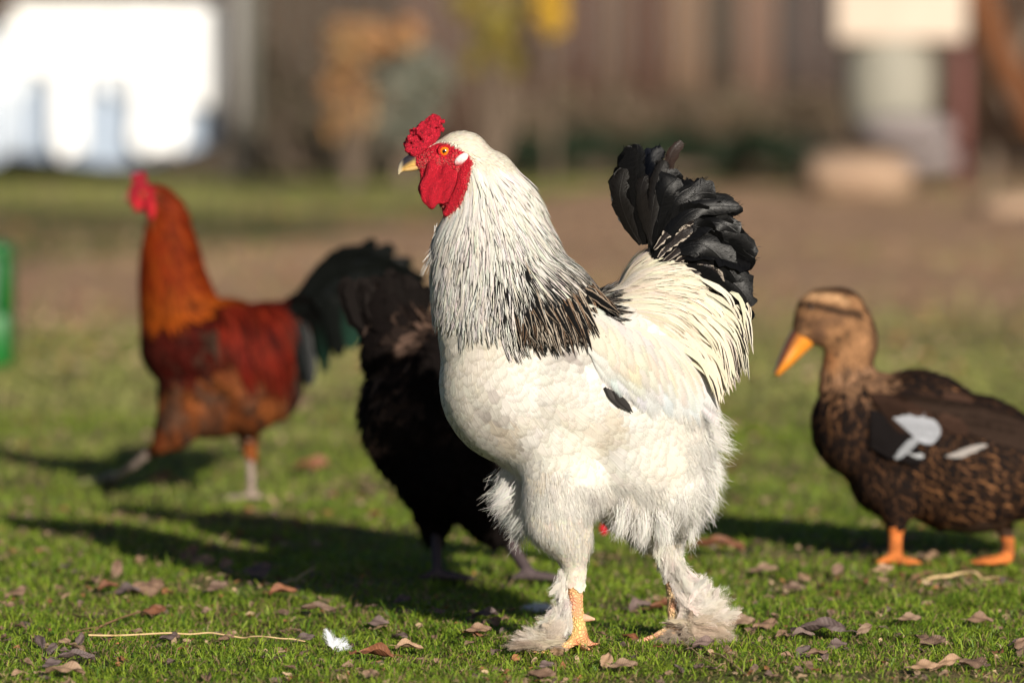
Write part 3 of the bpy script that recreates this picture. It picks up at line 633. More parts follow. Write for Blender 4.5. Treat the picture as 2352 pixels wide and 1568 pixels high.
stick('straw_stem', [(2130, 1338, .006), (2200, 1336, .012), (2260, 1340, .012), (2330, 1348, .01)], 0.0028, M_straw, 'pale straw lying just below the brown twig and duck')
stick('twig', [(1590, 1512, .006), (1560, 1500, .012), (1640, 1540, .008)], 0.001, M_straw, 'thin pale grass stalk below the right foot')
stick('twig', [(1620, 1508, .004), (1660, 1524, .01), (1720, 1560, .006)], 0.0015, M_straw, 'thin straw slanting to the bottom edge below the right foot')
stick('twig', [(1180, 1404, .01), (1090, 1416, .008), (1050, 1405, .008)], 0.002, M_twig, 'dark twig among leaves left of the rooster foot')
stick('twig', [(760, 1470, .012), (790, 1455, .006), (740, 1480, .006)], 0.0012, M_twig, 'tiny twig under the loose white feather')

def loose_feather(px, py, L, label, lean, n=1):
    g = Gp(px, py); P0 = np.array((g[0], g[1], float(gz(g[0], g[1])) + 0.006)); pl = Plumes()
    for (d, k, l) in lean:
        D = norm(np.array([d])); Nn = norm(np.cross(D, np.array([[0.2, 1, 0.1]]))); Nn = norm(np.cross(np.cross(D, np.array([[0.0, -1, 0.2]])), D))
        pl.downy(P0[None], D, Nn, L * l, L * k, (0.78, 0.8, 0.84), barbs=44, curl=0.15, wd=0.0002)
        t = np.linspace(0, 1, 8)[None, :, None]; C = P0 + D[:, None] * t * L * l + Nn[:, None] * 0.0 * t - Nn[:, None] * t * t * 0.25 * 0.7 * L * l
        pl.add(C, np.repeat(Nn[:, None], 8, 1), L * k * 0.4, fprof(8, 'lance'), (0.78, 0.8, 0.84), camber=0.2)
    pl.make('loose_feather', M_fluff, None, P0, label=label, cat='feather')
loose_feather(768, 1482, 0.034, 'small white downy feather lying in the grass at the straw stem', [((-0.35, 0, 0.95), 0.3, 0.95), ((0.6, 0, 0.35), 0.4, 0.6), ((0.2, 0, 0.8), 0.3, 0.5)])
loose_feather(1275, 1392, 0.05, 'white feather lying flat in the shadow behind the left foot', [((-1, 0.1, 0.12), 0.3, 1.0), ((-0.8, -0.3, 0.25), 0.25, 0.7)])

# ================================================================== THE BRAHMA ROOSTER
def build_main():
    Y = 0.0; s = mpp(Y); O = np.array((*Gp(1430, 1488)[:2], 0.0))
    X = lambda px, py, y=0.0: Wp(px, py, Y) + np.array((0, y, 0))
    root = thing('rooster', 'big white rooster with black striped neck, black tail and red face, standing in focus', 'rooster', O)
    mb = MB()
    E = lambda px, py, rx, rz, ry, y=0.0, rot=0.0: mb.ell(X(px, py, y), (rx * s, ry, rz * s), rot)
    E(1200, 880, 190, 190, 0.112); E(1330, 890, 205, 200, 0.124); E(1440, 920, 195, 195, 0.122); E(1480, 1040, 160, 160, 0.108); E(1545, 1120, 92, 98, 0.09); E(1450, 1130, 90, 90, 0.085)
    E(1290, 1000, 150, 130, 0.11); E(1470, 770, 150, 120, 0.085); E(1530, 690, 110, 115, 0.058); E(1560, 780, 110, 130, 0.06); E(1590, 755, 98, 118, 0.05); E(1200, 750, 185, 180, 0.105)
    mb.tube([X(1180, 780), X(1150, 650), X(1135, 560), X(1130, 480), X(1105, 410)], np.array((172, 155, 138, 110, 80)) * s, (0.098, 0.08, 0.066, 0.052, 0.038))
    E(1062, 368, 68, 66, 0.031); E(1010, 372, 52, 46, 0.024); E(1015, 410, 42, 50, 0.024); E(975, 368, 32, 24, 0.014); E(1030, 440, 34, 40, 0.02); E(1060, 460, 50, 60, 0.03)
    # thighs, shanks, toes : near leg (left in view) and far leg
    for (hip, knee, hock, mid, ank, y0, y1) in (((1300, 1100), (1285, 1180), (1318, 1290), (1322, 1370), (1330, 1450), -0.058, -0.045), ((1500, 1130), (1510, 1200), (1542, 1262), (1546, 1350), (1555, 1440), 0.045, 0.03)):
        mb.tube([X(*hip, y0), X(*knee, y0), X((knee[0] + hock[0]) / 2 + 6, (knee[1] + hock[1]) / 2, (y0 + y1) / 2), X(*hock, y1)], np.array((100, 82, 55, 27)) * s, (0.055, 0.047, 0.033, 0.017))
        mb.tube([X(*hock, y1), X(*mid, y1), X(*ank, y1)], np.array((27, 17, 20)) * s, (0.0155, 0.0105, 0.0125))
    zf = 0.012
    def toe(px, py, y, tips, r0=14, r1=6):
        a = X(px, py, y); P = [a]
        for (tx, ty, dy) in tips: P.append(X(tx, ty, y + dy))
        P = np.array(P); P[-1, 2] = max(P[-1, 2], zf - 0.004); mb.tube(P, np.linspace(r0, r1, len(P)) * s, np.linspace(r0, r1, len(P)) * s * 0.95, seg=12)
    toe(1330, 1452, -0.045, [(1300, 1472, -0.015), (1250, 1486, -0.03), (1205, 1490, -0.035)])
    toe(1332, 1452, -0.045, [(1340, 1475, -0.025), (1350, 1490, -0.055)])
    toe(1332, 1450, -0.045, [(1352, 1470, -0.0), (1376, 1484, 0.015)], 13, 6)
    toe(1332, 1452, -0.045, [(1310, 1470, 0.02), (1275, 1480, 0.05)], 13, 6)
    toe(1555, 1442, 0.03, [(1525, 1456, 0.0), (1495, 1468, -0.01), (1470, 1474, -0.012)])
    toe(1555, 1442, 0.03, [(1545, 1465, -0.03), (1520, 1482, -0.055)])
    toe(1555, 1442, 0.03, [(1590, 1470, -0.02), (1640, 1484, -0.03)])
    toe(1555, 1442, 0.03, [(1575, 1460, 0.03), (1600, 1470, 0.05)], 12, 6)
    def wf(V):
        px, py = proj(V, Y); return np.where(py > 1300, 0.25, np.where((px < 1100) & (py < 470), 0.5, 1.0))
    V, Q = remesh(mb, 0.0032, 22, wf); B = Body(V, Q, Y); px, py = proj(V, Y)
    V = V + B.N * (0.0007 * nz(V, 420, 4) * (py > 1300))[:, None]
    # body colour: cream down, red bare face, yellow shanks with pink flush
    face = inpoly(px, py, [(925, 345), (978, 341), (995, 333), (1013, 327), (1031, 329), (1053, 341), (1076, 354), (1087, 370), (1083, 388), (1075, 430), (1055, 480), (1020, 500), (960, 480), (940, 400)])
    col = np.tile((0.62, 0.56, 0.46), (len(V), 1)) * (1 + 0.06 * nz(V, 40, 2))[:, None]
    red = np.array((0.38, 0.011, 0.024)) * (1 + 0.25 * nz(V, 260, 6))[:, None]; col[face] = red[face]
    leg = sstep(1275, 1300, py); yel = lerp((0.70, 0.46, 0.18), (0.70, 0.33, 0.18), sstep(-0.3, 0.7, nz(V, 70, 8))); pink = sstep(1420, 1470, py) * sstep(-0.2, 0.6, nz(V, 55, 9))
    yel = lerp(yel, (0.72, 0.16, 0.10), pink * 0.8); yel = lerp(yel, (0.6, 0.46, 0.3), (px > 1440) * 0.45); yel = lerp(yel, (0.72, 0.30, 0.20), np.clip(sstep(0.0, .8, nz(V, 60, 19)), 0, 1) * .5); col = lerp(col, yel, leg)
    me = mesh_np('body', V, Q, None, col); link('body', me, M_skin, root, O)

    G = [(1030, 300, 1, -0.3), (1080, 310, 1, 0.45), (1130, 340, 1, 0.7), (1180, 390, .6, 1), (1100, 400, .35, 1), (1085, 450, .0, 1), (1160, 480, .25, 1), (1225, 480, .45, 1), (1030, 520, -.15, 1), (1000, 600, -.12, 1),
         (1010, 700, .04, 1), (1110, 600, .02, 1), (1190, 600, .16, 1), (1260, 600, .42, 1), (1310, 650, .8, 1), (1370, 680, 1, .65), (1400, 700, 1, .7), (1180, 720, .12, 1), (1100, 720, .05, 1), (1270, 720, .35, 1), (1330, 730, .5, 1),
         (1040, 800, .12, 1), (1030, 900, .25, 1), (1100, 980, .5, 1), (1180, 900, .5, 1), (1240, 850, .7, .8), (1180, 1040, .6, 1), (1280, 1000, .7, .8), (1380, 1000, .8, .5), (1300, 880, .85, .5), (1420, 830, .5, .9),
         (1420, 1080, .8, .7), (1540, 1020, .8, .5), (1620, 1050, .7, .8), (1560, 1140, .3, 1), (1450, 1170, .1, 1), (1620, 1150, .2, 1), (1250, 1100, .3, 1), (1200, 1150, -.3, 1), (1260, 1200, .25, 1), (1320, 1180, .3, 1),
         (1420, 630, 1, -.35), (1480, 590, 1, -.45), (1440, 700, 1, .05), (1520, 640, 1, -.05), (1590, 640, 1, .25), (1500, 720, 1, .3), (1580, 720, .9, .6), (1630, 720, .6, .85), (1540, 800, .7, .75), (1600, 820, .4, .95), (1650, 820, .2, 1), (1480, 800, .7, .7), (1560, 900, .35, 1)]
    flow = make_flow(G, Y)
    facep = [(915, 345), (975, 345), (998, 333), (1013, 325), (1031, 326), (1055, 338), (1080, 352), (1091, 370), (1086, 392), (1076, 430), (1066, 460), (1035, 500), (960, 490), (930, 400)]
    white = (0.72, 0.70, 0.66); cream = (0.71, 0.64, 0.52)
    # --- contour feathers of breast, back, belly
    def wbody(px, py, P, n): return ((py > 560) & (py < 1200) & ~((py > 1120) & (px < 1420))).astype(float) * np.where(py < 700, 0.5, 1)
    P, Nn = B.sample(5000, wbody); px, py = proj(P, Y); n = len(P); L = rng.uniform(0.034, 0.050, n); K = 8
    C, Ns = drape(B, P, Nn, L, K, flow, 0.0012, rng.uniform(0.0018, 0.0029, n), 0.9, 0.2, 0.06)
    c = lerp(cvar(white, n, 0.035, 0.012), cvar(cream, n, 0.04, 0.015), np.clip(0.35 + 0.5 * nz(P, 12, 3) + 0.4 * sstep(1150, 1030, px) * (py < 950), 0, 1) * 0.8)
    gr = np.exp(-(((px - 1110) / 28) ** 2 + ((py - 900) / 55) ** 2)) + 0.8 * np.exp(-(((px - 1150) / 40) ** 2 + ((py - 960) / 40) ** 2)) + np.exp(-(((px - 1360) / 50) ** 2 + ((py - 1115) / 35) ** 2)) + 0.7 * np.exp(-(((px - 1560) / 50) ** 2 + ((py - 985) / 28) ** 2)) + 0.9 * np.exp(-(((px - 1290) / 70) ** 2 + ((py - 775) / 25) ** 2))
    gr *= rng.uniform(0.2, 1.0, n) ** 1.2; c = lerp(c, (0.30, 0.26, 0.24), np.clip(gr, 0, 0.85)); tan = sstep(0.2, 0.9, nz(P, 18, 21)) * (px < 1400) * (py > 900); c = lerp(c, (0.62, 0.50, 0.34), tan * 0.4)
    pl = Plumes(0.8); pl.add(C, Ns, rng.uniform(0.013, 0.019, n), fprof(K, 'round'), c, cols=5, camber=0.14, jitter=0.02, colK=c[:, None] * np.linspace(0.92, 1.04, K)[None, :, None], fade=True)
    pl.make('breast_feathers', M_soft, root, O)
    # --- head and crown: short hair-like feathers
    def whead(px, py, P, n): return ((py < 520) & (px > 965) & ~inpoly(px, py, facep) & ~((px < 1010) & (py > 330))).astype(float)
    P, Nn = B.sample(7000, whead); px, py = proj(P, Y); n = len(P); L = np.where(px < 1060, 0.009, 0.016) * rng.uniform(0.8, 1.3, n)
    C, Ns = drape(B, P, Nn, L, 4, flow, 0.0006, 0.0026, 0.8, 0.2, 0.1); hd = Plumes(); hd.add(C, Ns, rng.uniform(0.0011, 0.0022, n), fprof(4, 'lance'), cvar((0.74, 0.68, 0.57), n, 0.06), jitter=0)
    P, Nn = B.sample(2500, lambda px, py, P, n: (inpoly(px, py, facep) & (py > 350)).astype(float)); C, Ns = drape(B, P, Nn, 0.0035, 3, flow, 0.0002, 0.0012, 0.8, 0.2, 0.3); hd.strands(C, 0.00016, (0.68, 0.22, 0.18))
    hd.make('crown_feathers', M_white, root, O)
    # --- hackle
    def whack(px, py, P, n):
        edge = 690 + 0.0 * px; return ((py > 385) & (py < edge) & ~inpoly(px, py, facep) & (px > 970 + 0 * py) & ((py < 640) | (px < 1350)) & ((px < 1335) | (py > 650))).astype(float) * np.where(py > 600, 1.3, 1.0)
    P, Nn = B.sample(5400, whack); px, py = proj(P, Y); n = len(P); K = 10; order = np.argsort(-py)
    L = np.interp(py, [385, 450, 560, 690], [0.035, 0.055, 0.075, 0.085]) * rng.uniform(0.8, 1.15, n) * np.where(px < 1060, 0.7, 1); L *= np.where((py > 620) & (px < 1150), 0.75, 1)
    C, Ns = drape(B, P, Nn, L, K, flow, 0.002, rng.uniform(0.004, 0.0095, n), 0.75, 0.4, 0.07)
    cx, cy = proj(C, Y); tcol = cvar((0.74, 0.71, 0.65), n, 0.08); colK = np.repeat(tcol[:, None], K, 1)
    dk = sstep(500, 760, cy) * sstep(1010, 1230, cx); dk2 = sstep(600, 700, cy) * sstep(1150, 1280, cx)
    colK = colK * (1 - 0.10 * sstep(430, 600, cy)[..., None])
    brown = sstep(0.35, 0.9, rng.random(n))[:, None] * dk2; colK = lerp(colK, np.array((0.36, 0.24, 0.15)), brown * 0.6)
    r_ = rng.random(n)[:, None]; t = np.linspace(0, 1, K)[None]
    stripe = (r_ < np.interp(cy, [380, 430, 520, 640, 720], [0.0, 0.25, 0.55, 0.85, 1.0])).astype(float)
    wd = np.clip((0.10 + 0.22 * sstep(450, 640, cy) + 0.26 * dk + 0.45 * dk2) * stripe * np.where(cx < 1040, 0.55, 1) * (0.75 + 0.5 * rng.random((n, 1))), 0, 0.95)
    wd = wd * sstep(0.0, 0.3, t) 
    wf_ = (cy > 600) & (cx < 1120) & (rng.random((n, 1)) < 0.45); wd = np.where(wf_, wd * 0.3, wd)
    gcol = np.interp(cy, [400, 520, 640], [0.20, 0.07, 0.012]); st = np.concatenate([np.repeat(gcol[..., None], 3, 2) * np.array((1, 0.96, 0.95)), wd[..., None]], 2)
    hk = Plumes(); hk.add(C, Ns, np.interp(py, [385, 500, 690], [0.0023, 0.0034, 0.0050]) * rng.uniform(0.8, 1.2, n), fprof(K, 'lance'), tcol, st, camber=0.35, jitter=0.08, colK=colK)
    # cape tips over the shoulder, mostly black with pale edges
    for i in range(170):
        f = rng.random() ** 0.8; bx = 1150 + 215 * f + rng.normal() * 12; by = 610 + 15 * f + rng.normal() * 25; tx = 1200 + 225 * f + rng.normal() * 14; ty = 778 - 75 * max(0, f - 0.55) / 0.45 + rng.normal() * 16
        if f > 0.93: tx += 10; ty += 5
        for sg in (-1, 1):
            a = X(bx, by); b_ = X(tx, ty); l0 = B.bvh.ray_cast(Vector((a[0], sg * 0.5, a[2])), Vector((0, -sg, 0)))[0]; l1 = B.bvh.ray_cast(Vector((b_[0], sg * 0.5, b_[2])), Vector((0, -sg, 0)))[0]
            if l0 is None or l1 is None: continue
            pp = np.array(l0)[None]; nn = np.array([[0, sg, 0.0]]); tt = np.linspace(0, 1, 10)[None, :, None]
            Cc = np.array(l0) * (1 - tt) + np.array(l1) * tt; Cc[..., 1] += sg * (-0.006 + rng.uniform(0.024, 0.031) * tt[..., 0] ** 0.7); Cc = Cc.copy()
            w1 = min(1.0, rng.uniform(0.55, 0.85) + 0.15 * (f > .4)); st1 = np.concatenate([np.full((1, 10, 3), 0.006), (w1 * np.ones((1, 10)))[..., None]], 2)
            hk.add(Cc, np.repeat(nn[:, None], 10, 1), rng.uniform(0.0045, 0.0065), fprof(10, 'lance'), lerp((0.55, 0.48, 0.39), (0.16, 0.09, 0.05), np.array([rng.random() ** (1.3 if f < .4 else .6)]))[0], st1, camber=0.3)
    # tuft sticking out on the throat and at the nape
    for (x0, y0, x1, y1, m_) in ((1004, 560, 980, 606, 8), (1010, 525, 996, 575, 8)):
        k_ = m_; a = np.array([X(x0 + rng.normal() * 8, y0 + rng.normal() * 10, rng.normal() * 0.015) for _ in range(k_)]); b_ = np.array([X(x1 + rng.normal() * 6, y1 + rng.normal() * 12, rng.normal() * 0.02) for _ in range(k_)])
        tt = np.linspace(0, 1, 7)[None, :, None]; Cc = a[:, None] * (1 - tt) + b_[:, None] * tt; nn = np.tile((-0.3, -1, 0.1), (k_, 7, 1)); hk.strands(np.repeat(Cc, 7, 0)[:, ::2] + rng.normal(size=(k_ * 7, 1, 3)) * 0.0015 + rng.normal(size=(k_ * 7, 1, 3)) * 0.0025 * np.linspace(0, 1, 4)[None, :, None], 0.0004, (0.66, 0.63, 0.58), nrm=np.tile((-.2, -1, .2), (k_ * 7, 1)))
    hk.make('neck_feathers', M_hack, root, O)
    # --- saddle feathers
    def wsad(px, py, P, n): return (inpoly(px, py, [(1390, 600), (1440, 545), (1560, 540), (1650, 620), (1690, 780), (1650, 812), (1570, 790), (1480, 730), (1400, 680)])).astype(float)
    P, Nn = B.sample(3600, wsad); px, py = proj(P, Y); n = len(P); K = 11
    L = np.interp(px, [1380, 1480, 1600, 1700], [0.055, 0.085, 0.10, 0.085]) * rng.uniform(0.75, 1.2, n); L = np.where(py < 600, L * 0.7, L)
    C, Ns = drape(B, P, Nn, L, K, flow, 0.002, rng.uniform(0.004, 0.012, n), 0.5, 0.5, 0.07)
    cx, cy = proj(C, Y); cc = lerp(cvar((0.73, 0.66, 0.54), n, 0.08), cvar((0.72, 0.59, 0.38), n, 0.08), np.clip(0.9 * np.exp(-(((px - 1570) / 90) ** 2 + ((py - 800) / 90) ** 2)) + 0.15 * rng.normal(size=n), 0, 1))
    cc = lerp(cc, np.array((0.74, 0.73, 0.72)), np.clip(sstep(640, 560, py) * 0.6, 0, 1)); stp = (rng.random((n, 1)) < np.interp(cx, [1400, 1560, 1640, 1700], [0.04, 0.02, 0.10, 0.75])) | ((cy < 625) & (rng.random((n, 1)) < 0.22))
    t = np.linspace(0, 1, K)[None]; wd = 0.36 * stp * sstep(0.5, 0.8, t) * rng.uniform(0.5, 1.3, (n, 1)); wd = np.where(rng.random((n, 1)) < 0.06, np.maximum(wd, 0.12), wd)
    st = np.concatenate([np.full((n, K, 3), 0.02) * np.array((1.4, 1.1, 1)), wd[..., None]], 2)
    sa = Plumes(); sa.add(C, Ns, rng.uniform(0.0026, 0.0046, n), fprof(K, 'lance'), cc, st, camber=0.3)
    # hanging saddle tips along the rear rim
    rim = [(1708, 752), (1716, 800), (1712, 845), (1692, 866), (1676, 890), (1655, 912), (1668, 880)]
    for i in range(340):
        f = rng.random(); q = f * (len(rim) - 1.001); k_ = int(q); a = np.array(rim[k_]) * (1 - q + k_) + np.array(rim[k_ + 1]) * (q - k_); tip = a + rng.normal(size=2) * (7, 12)
        tip[0] -= abs(rng.normal()) * 14; y0 = rng.uniform(-1, 1); y0 = math.copysign(abs(y0) ** 0.6, y0) * (0.045 + 0.032 * min(1, max(0, (1695 - tip[0]) / 45)))
        ln0 = 0.72 + 0.28 * min(1, max(0, (tip[1] - 740) / 80)); bx = tip[0] - rng.uniform(70, 125) * ln0; by = tip[1] - rng.uniform(110, 165) * ln0; mx_ = (bx + tip[0]) / 2 + 24; my_ = (by + tip[1]) / 2 - 14
        Cc = quill([(bx, by, -0.0), (mx_, my_, math.copysign(0.012, y0)), (tip[0], tip[1], math.copysign(0.004, y0))], Y, y0, 11)[None]
        dkk = rng.random() < (0.8 if tip[0] > 1685 else 0.15); w1 = rng.uniform(0.35, 0.7) * dkk; st1 = np.concatenate([np.full((1, 11, 3), 0.03) * np.array((1.2, 1, .95)), (w1 * sstep(0.35, 0.75, np.linspace(0, 1, 11)[None]))[..., None]], 2)
        sa.add(Cc, norm(np.tile((0.35, math.copysign(1, y0), 0.15), (1, 11, 1))), rng.uniform(0.003, 0.005), fprof(11, 'lance'), cvar((0.74, 0.67, 0.53), 1, .08)[0], st1, camber=0.3)
    sa.make('saddle_feathers', M_hack, root, O)
    # --- wing: overlapping coverts and long flight feathers with the black gap
    def wing_pt(px, py, sg, off):
        a = X(px, py); h = B.bvh.ray_cast(Vector((a[0], sg * 0.5, a[2])), Vector((0, -sg, 0)))[0]
        y = h[1] if h is not None else sg * 0.06
        return np.array((a[0], y + sg * off, a[2]))
    edge = [(1405, 880), (1440, 908), (1480, 935), (1520, 946), (1560, 955), (1610, 968), (1655, 975)]
    for sg in (-1, 1):
        wg = Plumes(0.6)
        for row, (nr, off, col, w0) in enumerate(((13, 0.009, (0.60, 0.60, 0.60), 0.012), (12, 0.012, (0.62, 0.60, 0.55), 0.0125), (13, 0.0145, (0.63, 0.58, 0.49), 0.011), (14, 0.0165, (0.62, 0.57, 0.47), 0.010), (14, 0.018, (0.60, 0.57, 0.50), 0.010), (14, 0.019, (0.61, 0.58, 0.52), 0.009))):
            for i in range(nr):
                f = i / (nr - 1); q = f * 5.999; k_ = int(q); e_ = np.array(edge[k_]) * (1 - q + k_) + np.array(edge[k_ + 1]) * (q - k_)
                tip = e_ + (np.array((-6, -32)) * row) * (1 - 0.3 * f) + rng.normal(size=2) * 4; bx = 1335 + 175 * f - 4 * row; by = 775 + 35 * f - 8 * row
                if row == 0: bx += 10
                P_ = [wing_pt(bx + (tip[0] - bx) * u, by + (tip[1] - by) * u - 22 * math.sin(u * 3.14), sg, off * (0.1 + 1.0 * math.sin(u * 2.2) ** 0.8)) for u in np.linspace(0, 1, 9)]
                P_ = np.array(P_); P_[1:-1] = (P_[:-2] + P_[1:-1] * 2 + P_[2:]) / 4
                wg.add(P_[None], np.tile((0.1, sg, 0.12), (1, 9, 1)), w0 * rng.uniform(0.9, 1.15), fprof(9, 'broad'), cvar(col, 1, 0.03)[0], cols=5, camber=0.12, jitter=0.02, fade=True)
        for i in range(5):   # dark inner webs showing in the gap
            f = i / 8; P_ = np.array([wing_pt(1385 + 50 * f + (1420 + 60 * f - 1385 - 50 * f) * u, 878 + 22 * f + (925 + 20 * f - 878 - 22 * f) * u, sg, 0.0055 + 0.0008 * i) for u in np.linspace(0, 1, 7)])
            wg.add(P_[None], np.tile((0.0, sg, 0.1), (1, 7, 1)), 0.0042, fprof(7, 'lance'), np.array((0.02, 0.018, 0.017)) * rng.uniform(.7, 3.5), camber=0.1)
        wg.make('wing', M_soft, root, O)
    # --- black tail
    tl = Plumes(0.0); TQ = []
    def tq(pts, w, y0, col=(0.012, 0.012, 0.013), edge_=None, nrm=(0.0, -1, 0.1), st=None, jit=0.16):
        Cc = quill(pts, Y, y0, 18)[None]; nv = np.array(nrm, float); nv[1] *= (1 if y0 <= 0.012 else -1)
        nv = np.tile(nv + np.array((-0.35, 0, -0.3)) + rng.normal(size=3) * 0.33, (1, 18, 1)); Cc = Cc + (rng.normal(size=3) * 0.0013) * np.sin(np.linspace(0, rng.uniform(3, 8), 18))[None, :, None]
        s4 = None
        if edge_ is not None: s4 = np.concatenate([np.tile(np.array(col), (1, 18, 1)), np.full((1, 18, 1), 0.78)], 2)
        tl.add(Cc, norm(nv), w * s * rng.uniform(.65, .95), fprof(18, 'broad') * (1 + 0.10 * np.sin(np.linspace(0, 22, 18) + rng.uniform(0, 6))), np.array(edge_ if edge_ is not None else np.array(col) * 0.35) * rng.uniform(0.7, 1.5), s4, cols=7, camber=0.18, jitter=jit)
        Tt = norm(np.gradient(Cc[0], axis=0)); Sd = norm(np.cross(nv[0], Tt)); kq = rng.integers(5, 17, 36); sgn = rng.choice([-1, 1], 36)[:, None]; pq = fprof(18, 'broad')[kq][:, None] * w * s * .8; q0 = Cc[0][kq] + Sd[kq] * sgn * pq * .7; dq = norm(Sd[kq] * sgn * .7 + Tt[kq] + rng.normal(size=(36, 3)) * .08); lq = rng.uniform(.004, .008, (36, 1)); tl.strands(np.stack([q0, q0 + dq * lq * .6, q0 + dq * lq + Tt[kq] * lq * .15], 1), .0003, np.array(col) * .5, nrm=nv[0][kq])
    for y0, m_ in ((-0.006, 1), (0.012, 1), (-0.024, 0), (0.03, 0), (-0.034, 0), (0.0, 0)):
        k = abs(y0) * 500
        tq([(1470, 560), (1440, 500), (1420, 440), (1428, 385)], 22, y0 - 0.004, (0.020, 0.017, 0.015)); tq([(1478, 560), (1452, 470), (1442, 400), (1448, 338)], 26, y0, (0.015, 0.014, 0.014))
        tq([(1482, 560), (1470, 470), (1462, 390), (1462, 332)], 24, y0 + 0.003, (0.013, 0.013, 0.014)); tq([(1490, 550), (1485, 450), (1488, 380), (1520, 345)], 24, y0 + 0.006, (0.010, 0.012, 0.02))
        tq([(1490, 560), (1500, 470), (1512, 400), (1522, 368)], 20, y0 - 0.006, (0.030, 0.026, 0.024)); tq([(1495, 560), (1478, 500), (1470, 440), (1480, 400)], 16, y0 - 0.009, (0.028, 0.024, 0.022))
        for (mx, my, ex, ey, w) in ((1520, 450, 1552, 412, 34), (1555, 455, 1600, 424, 34), (1580, 470, 1645, 455, 34), (1590, 490, 1694, 480, 22), (1600, 500, 1668, 500, 34), (1620, 520, 1695, 545, 36), (1620, 545, 1724, 592, 36), (1630, 570, 1727, 610, 34), (1640, 600, 1718, 668, 34), (1655, 640, 1710, 705, 30), (1650, 660, 1708, 735, 26), (1600, 520, 1668, 560, 32), (1570, 500, 1620, 500, 34), (1600, 560, 1680, 640, 34), (1560, 480, 1575, 450, 34), (1630, 640, 1690, 720, 28)):
            j = rng.normal(size=2) * 5 * (0 if m_ else 1.6)
            tq([(1500, 590, 0), (mx + j[0], my + j[1], math.copysign(0.012, y0)), (ex + j[0], ey + j[1], math.copysign(0.008, y0))], w, y0 + rng.normal() * 0.004, nrm=(0.15, -1, 0.25))
    tq([(1510, 470), (1528, 430), (1532, 385), (1548, 345), (1566, 323)], 14, -0.02, (0.09, 0.05, 0.038), nrm=(0.8, -1, 0.1)); tq([(1512, 480), (1524, 450), (1530, 420), (1536, 400)], 12, -0.024, (0.06, 0.032, 0.025))
    for (a, b_, c_, w) in (((1500, 570), (1545, 520), (1592, 505), 15), ((1510, 590), (1560, 540), (1588, 520), 14), ((1520, 600), (1575, 560), (1622, 575), 16), ((1540, 610), (1600, 575), (1640, 590), 15), ((1560, 640), (1630, 615), (1668, 690), 13), ((1580, 650), (1640, 650), (1690, 735), 13), ((1600, 690), (1660, 700), (1700, 760), 12)):
        tq([a, b_, c_], w, -0.046, (0.018, 0.014, 0.013), edge_=(0.34, 0.29, 0.24), nrm=(0.2, -1, 0.5))
    tl.make('tail_feathers', M_black, root, O)
    # --- fluff of thighs, belly and rear
    fl = Plumes(); wh = (0.74, 0.72, 0.68)
    def wfl(px, py, P, n):
        a = (py > 1090) & (py < 1268) & (px > 1120); b_ = (px > 1560) & (py > 930) & (py < 1250); c_ = (px > 1130) & (px < 1300) & (py > 1040); return ((a | b_ | c_) & (py < 1285)).astype(float) * np.where((px < 1400) & (py > 1225), 0.4, 1)
    P, Nn = B.sample(800, wfl); px, py = proj(P, Y); n = len(P); D = norm(flow(P) + rng.normal(size=P.shape) * 0.2); D = norm(D - (D * Nn).sum(1, keepdims=True) * Nn + Nn * rng.uniform(0.05, 0.22, (n, 1)))
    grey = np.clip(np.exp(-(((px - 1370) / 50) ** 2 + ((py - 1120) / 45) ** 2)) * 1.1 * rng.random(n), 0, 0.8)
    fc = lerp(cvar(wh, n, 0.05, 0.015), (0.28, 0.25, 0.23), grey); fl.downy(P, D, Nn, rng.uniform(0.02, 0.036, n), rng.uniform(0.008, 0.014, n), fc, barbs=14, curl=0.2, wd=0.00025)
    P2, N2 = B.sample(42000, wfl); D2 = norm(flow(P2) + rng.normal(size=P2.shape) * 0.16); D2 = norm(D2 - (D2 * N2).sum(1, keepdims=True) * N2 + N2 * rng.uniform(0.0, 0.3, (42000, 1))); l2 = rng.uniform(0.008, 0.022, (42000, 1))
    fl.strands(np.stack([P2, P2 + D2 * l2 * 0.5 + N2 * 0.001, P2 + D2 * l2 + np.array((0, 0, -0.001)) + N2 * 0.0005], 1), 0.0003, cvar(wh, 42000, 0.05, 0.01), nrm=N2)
    # tufts standing out: front of the far thigh, rear edge of belly
    for (cx_, cy_, dx, dz, m_, sp_, y_) in ((1165, 1135, -0.75, -0.8, 55, 22, 0.02), (1200, 1195, -0.7, -0.9, 45, 20, 0.01), (1610, 1140, 0.6, -0.9, 40, 20, 0), (1638, 1010, 0.8, -0.6, 24, 25, 0), (1632, 1080, 0.7, -0.8, 26, 22, 0), (1580, 1180, 0.3, -1, 70, 20, 0), (1520, 1196, 0.1, -1, 80, 16, -0.03), (1470, 1194, -0.1, -1, 70, 16, -0.03), (1425, 1180, -0.3, -1, 50, 16, -0.03)):
        for _ in range(int(m_ * 3)):
            c0 = X(cx_ + rng.normal() * sp_ * 0.6, cy_ + rng.normal() * sp_, y_ + rng.normal() * 0.03); d0 = norm(np.array((dx, 0, dz)) + rng.normal(size=3) * 0.2); k_ = 12; L_ = rng.uniform(0.008, 0.022)
            q0 = c0 - d0 * 0.012 + rng.normal(size=(k_, 3)) * 0.004; d1 = norm(d0 + rng.normal(size=(k_, 3)) * 0.35); ll = L_ * rng.uniform(0.5, 1.1, (k_, 1)) + 0.01
            fl.strands(np.stack([q0, q0 + d0 * ll * 0.5, q0 + d0 * ll * 0.5 + d1 * ll * 0.3, q0 + d0 * ll * 0.5 + d1 * ll * 0.6 - np.array((0, 0, 0.001))], 1), 0.00022, cvar(wh, k_, 0.05), nrm=np.tile((0.2, -1, 0.3), (k_, 1)))
    fl.make('thigh_fluff', M_fluff, root, O)
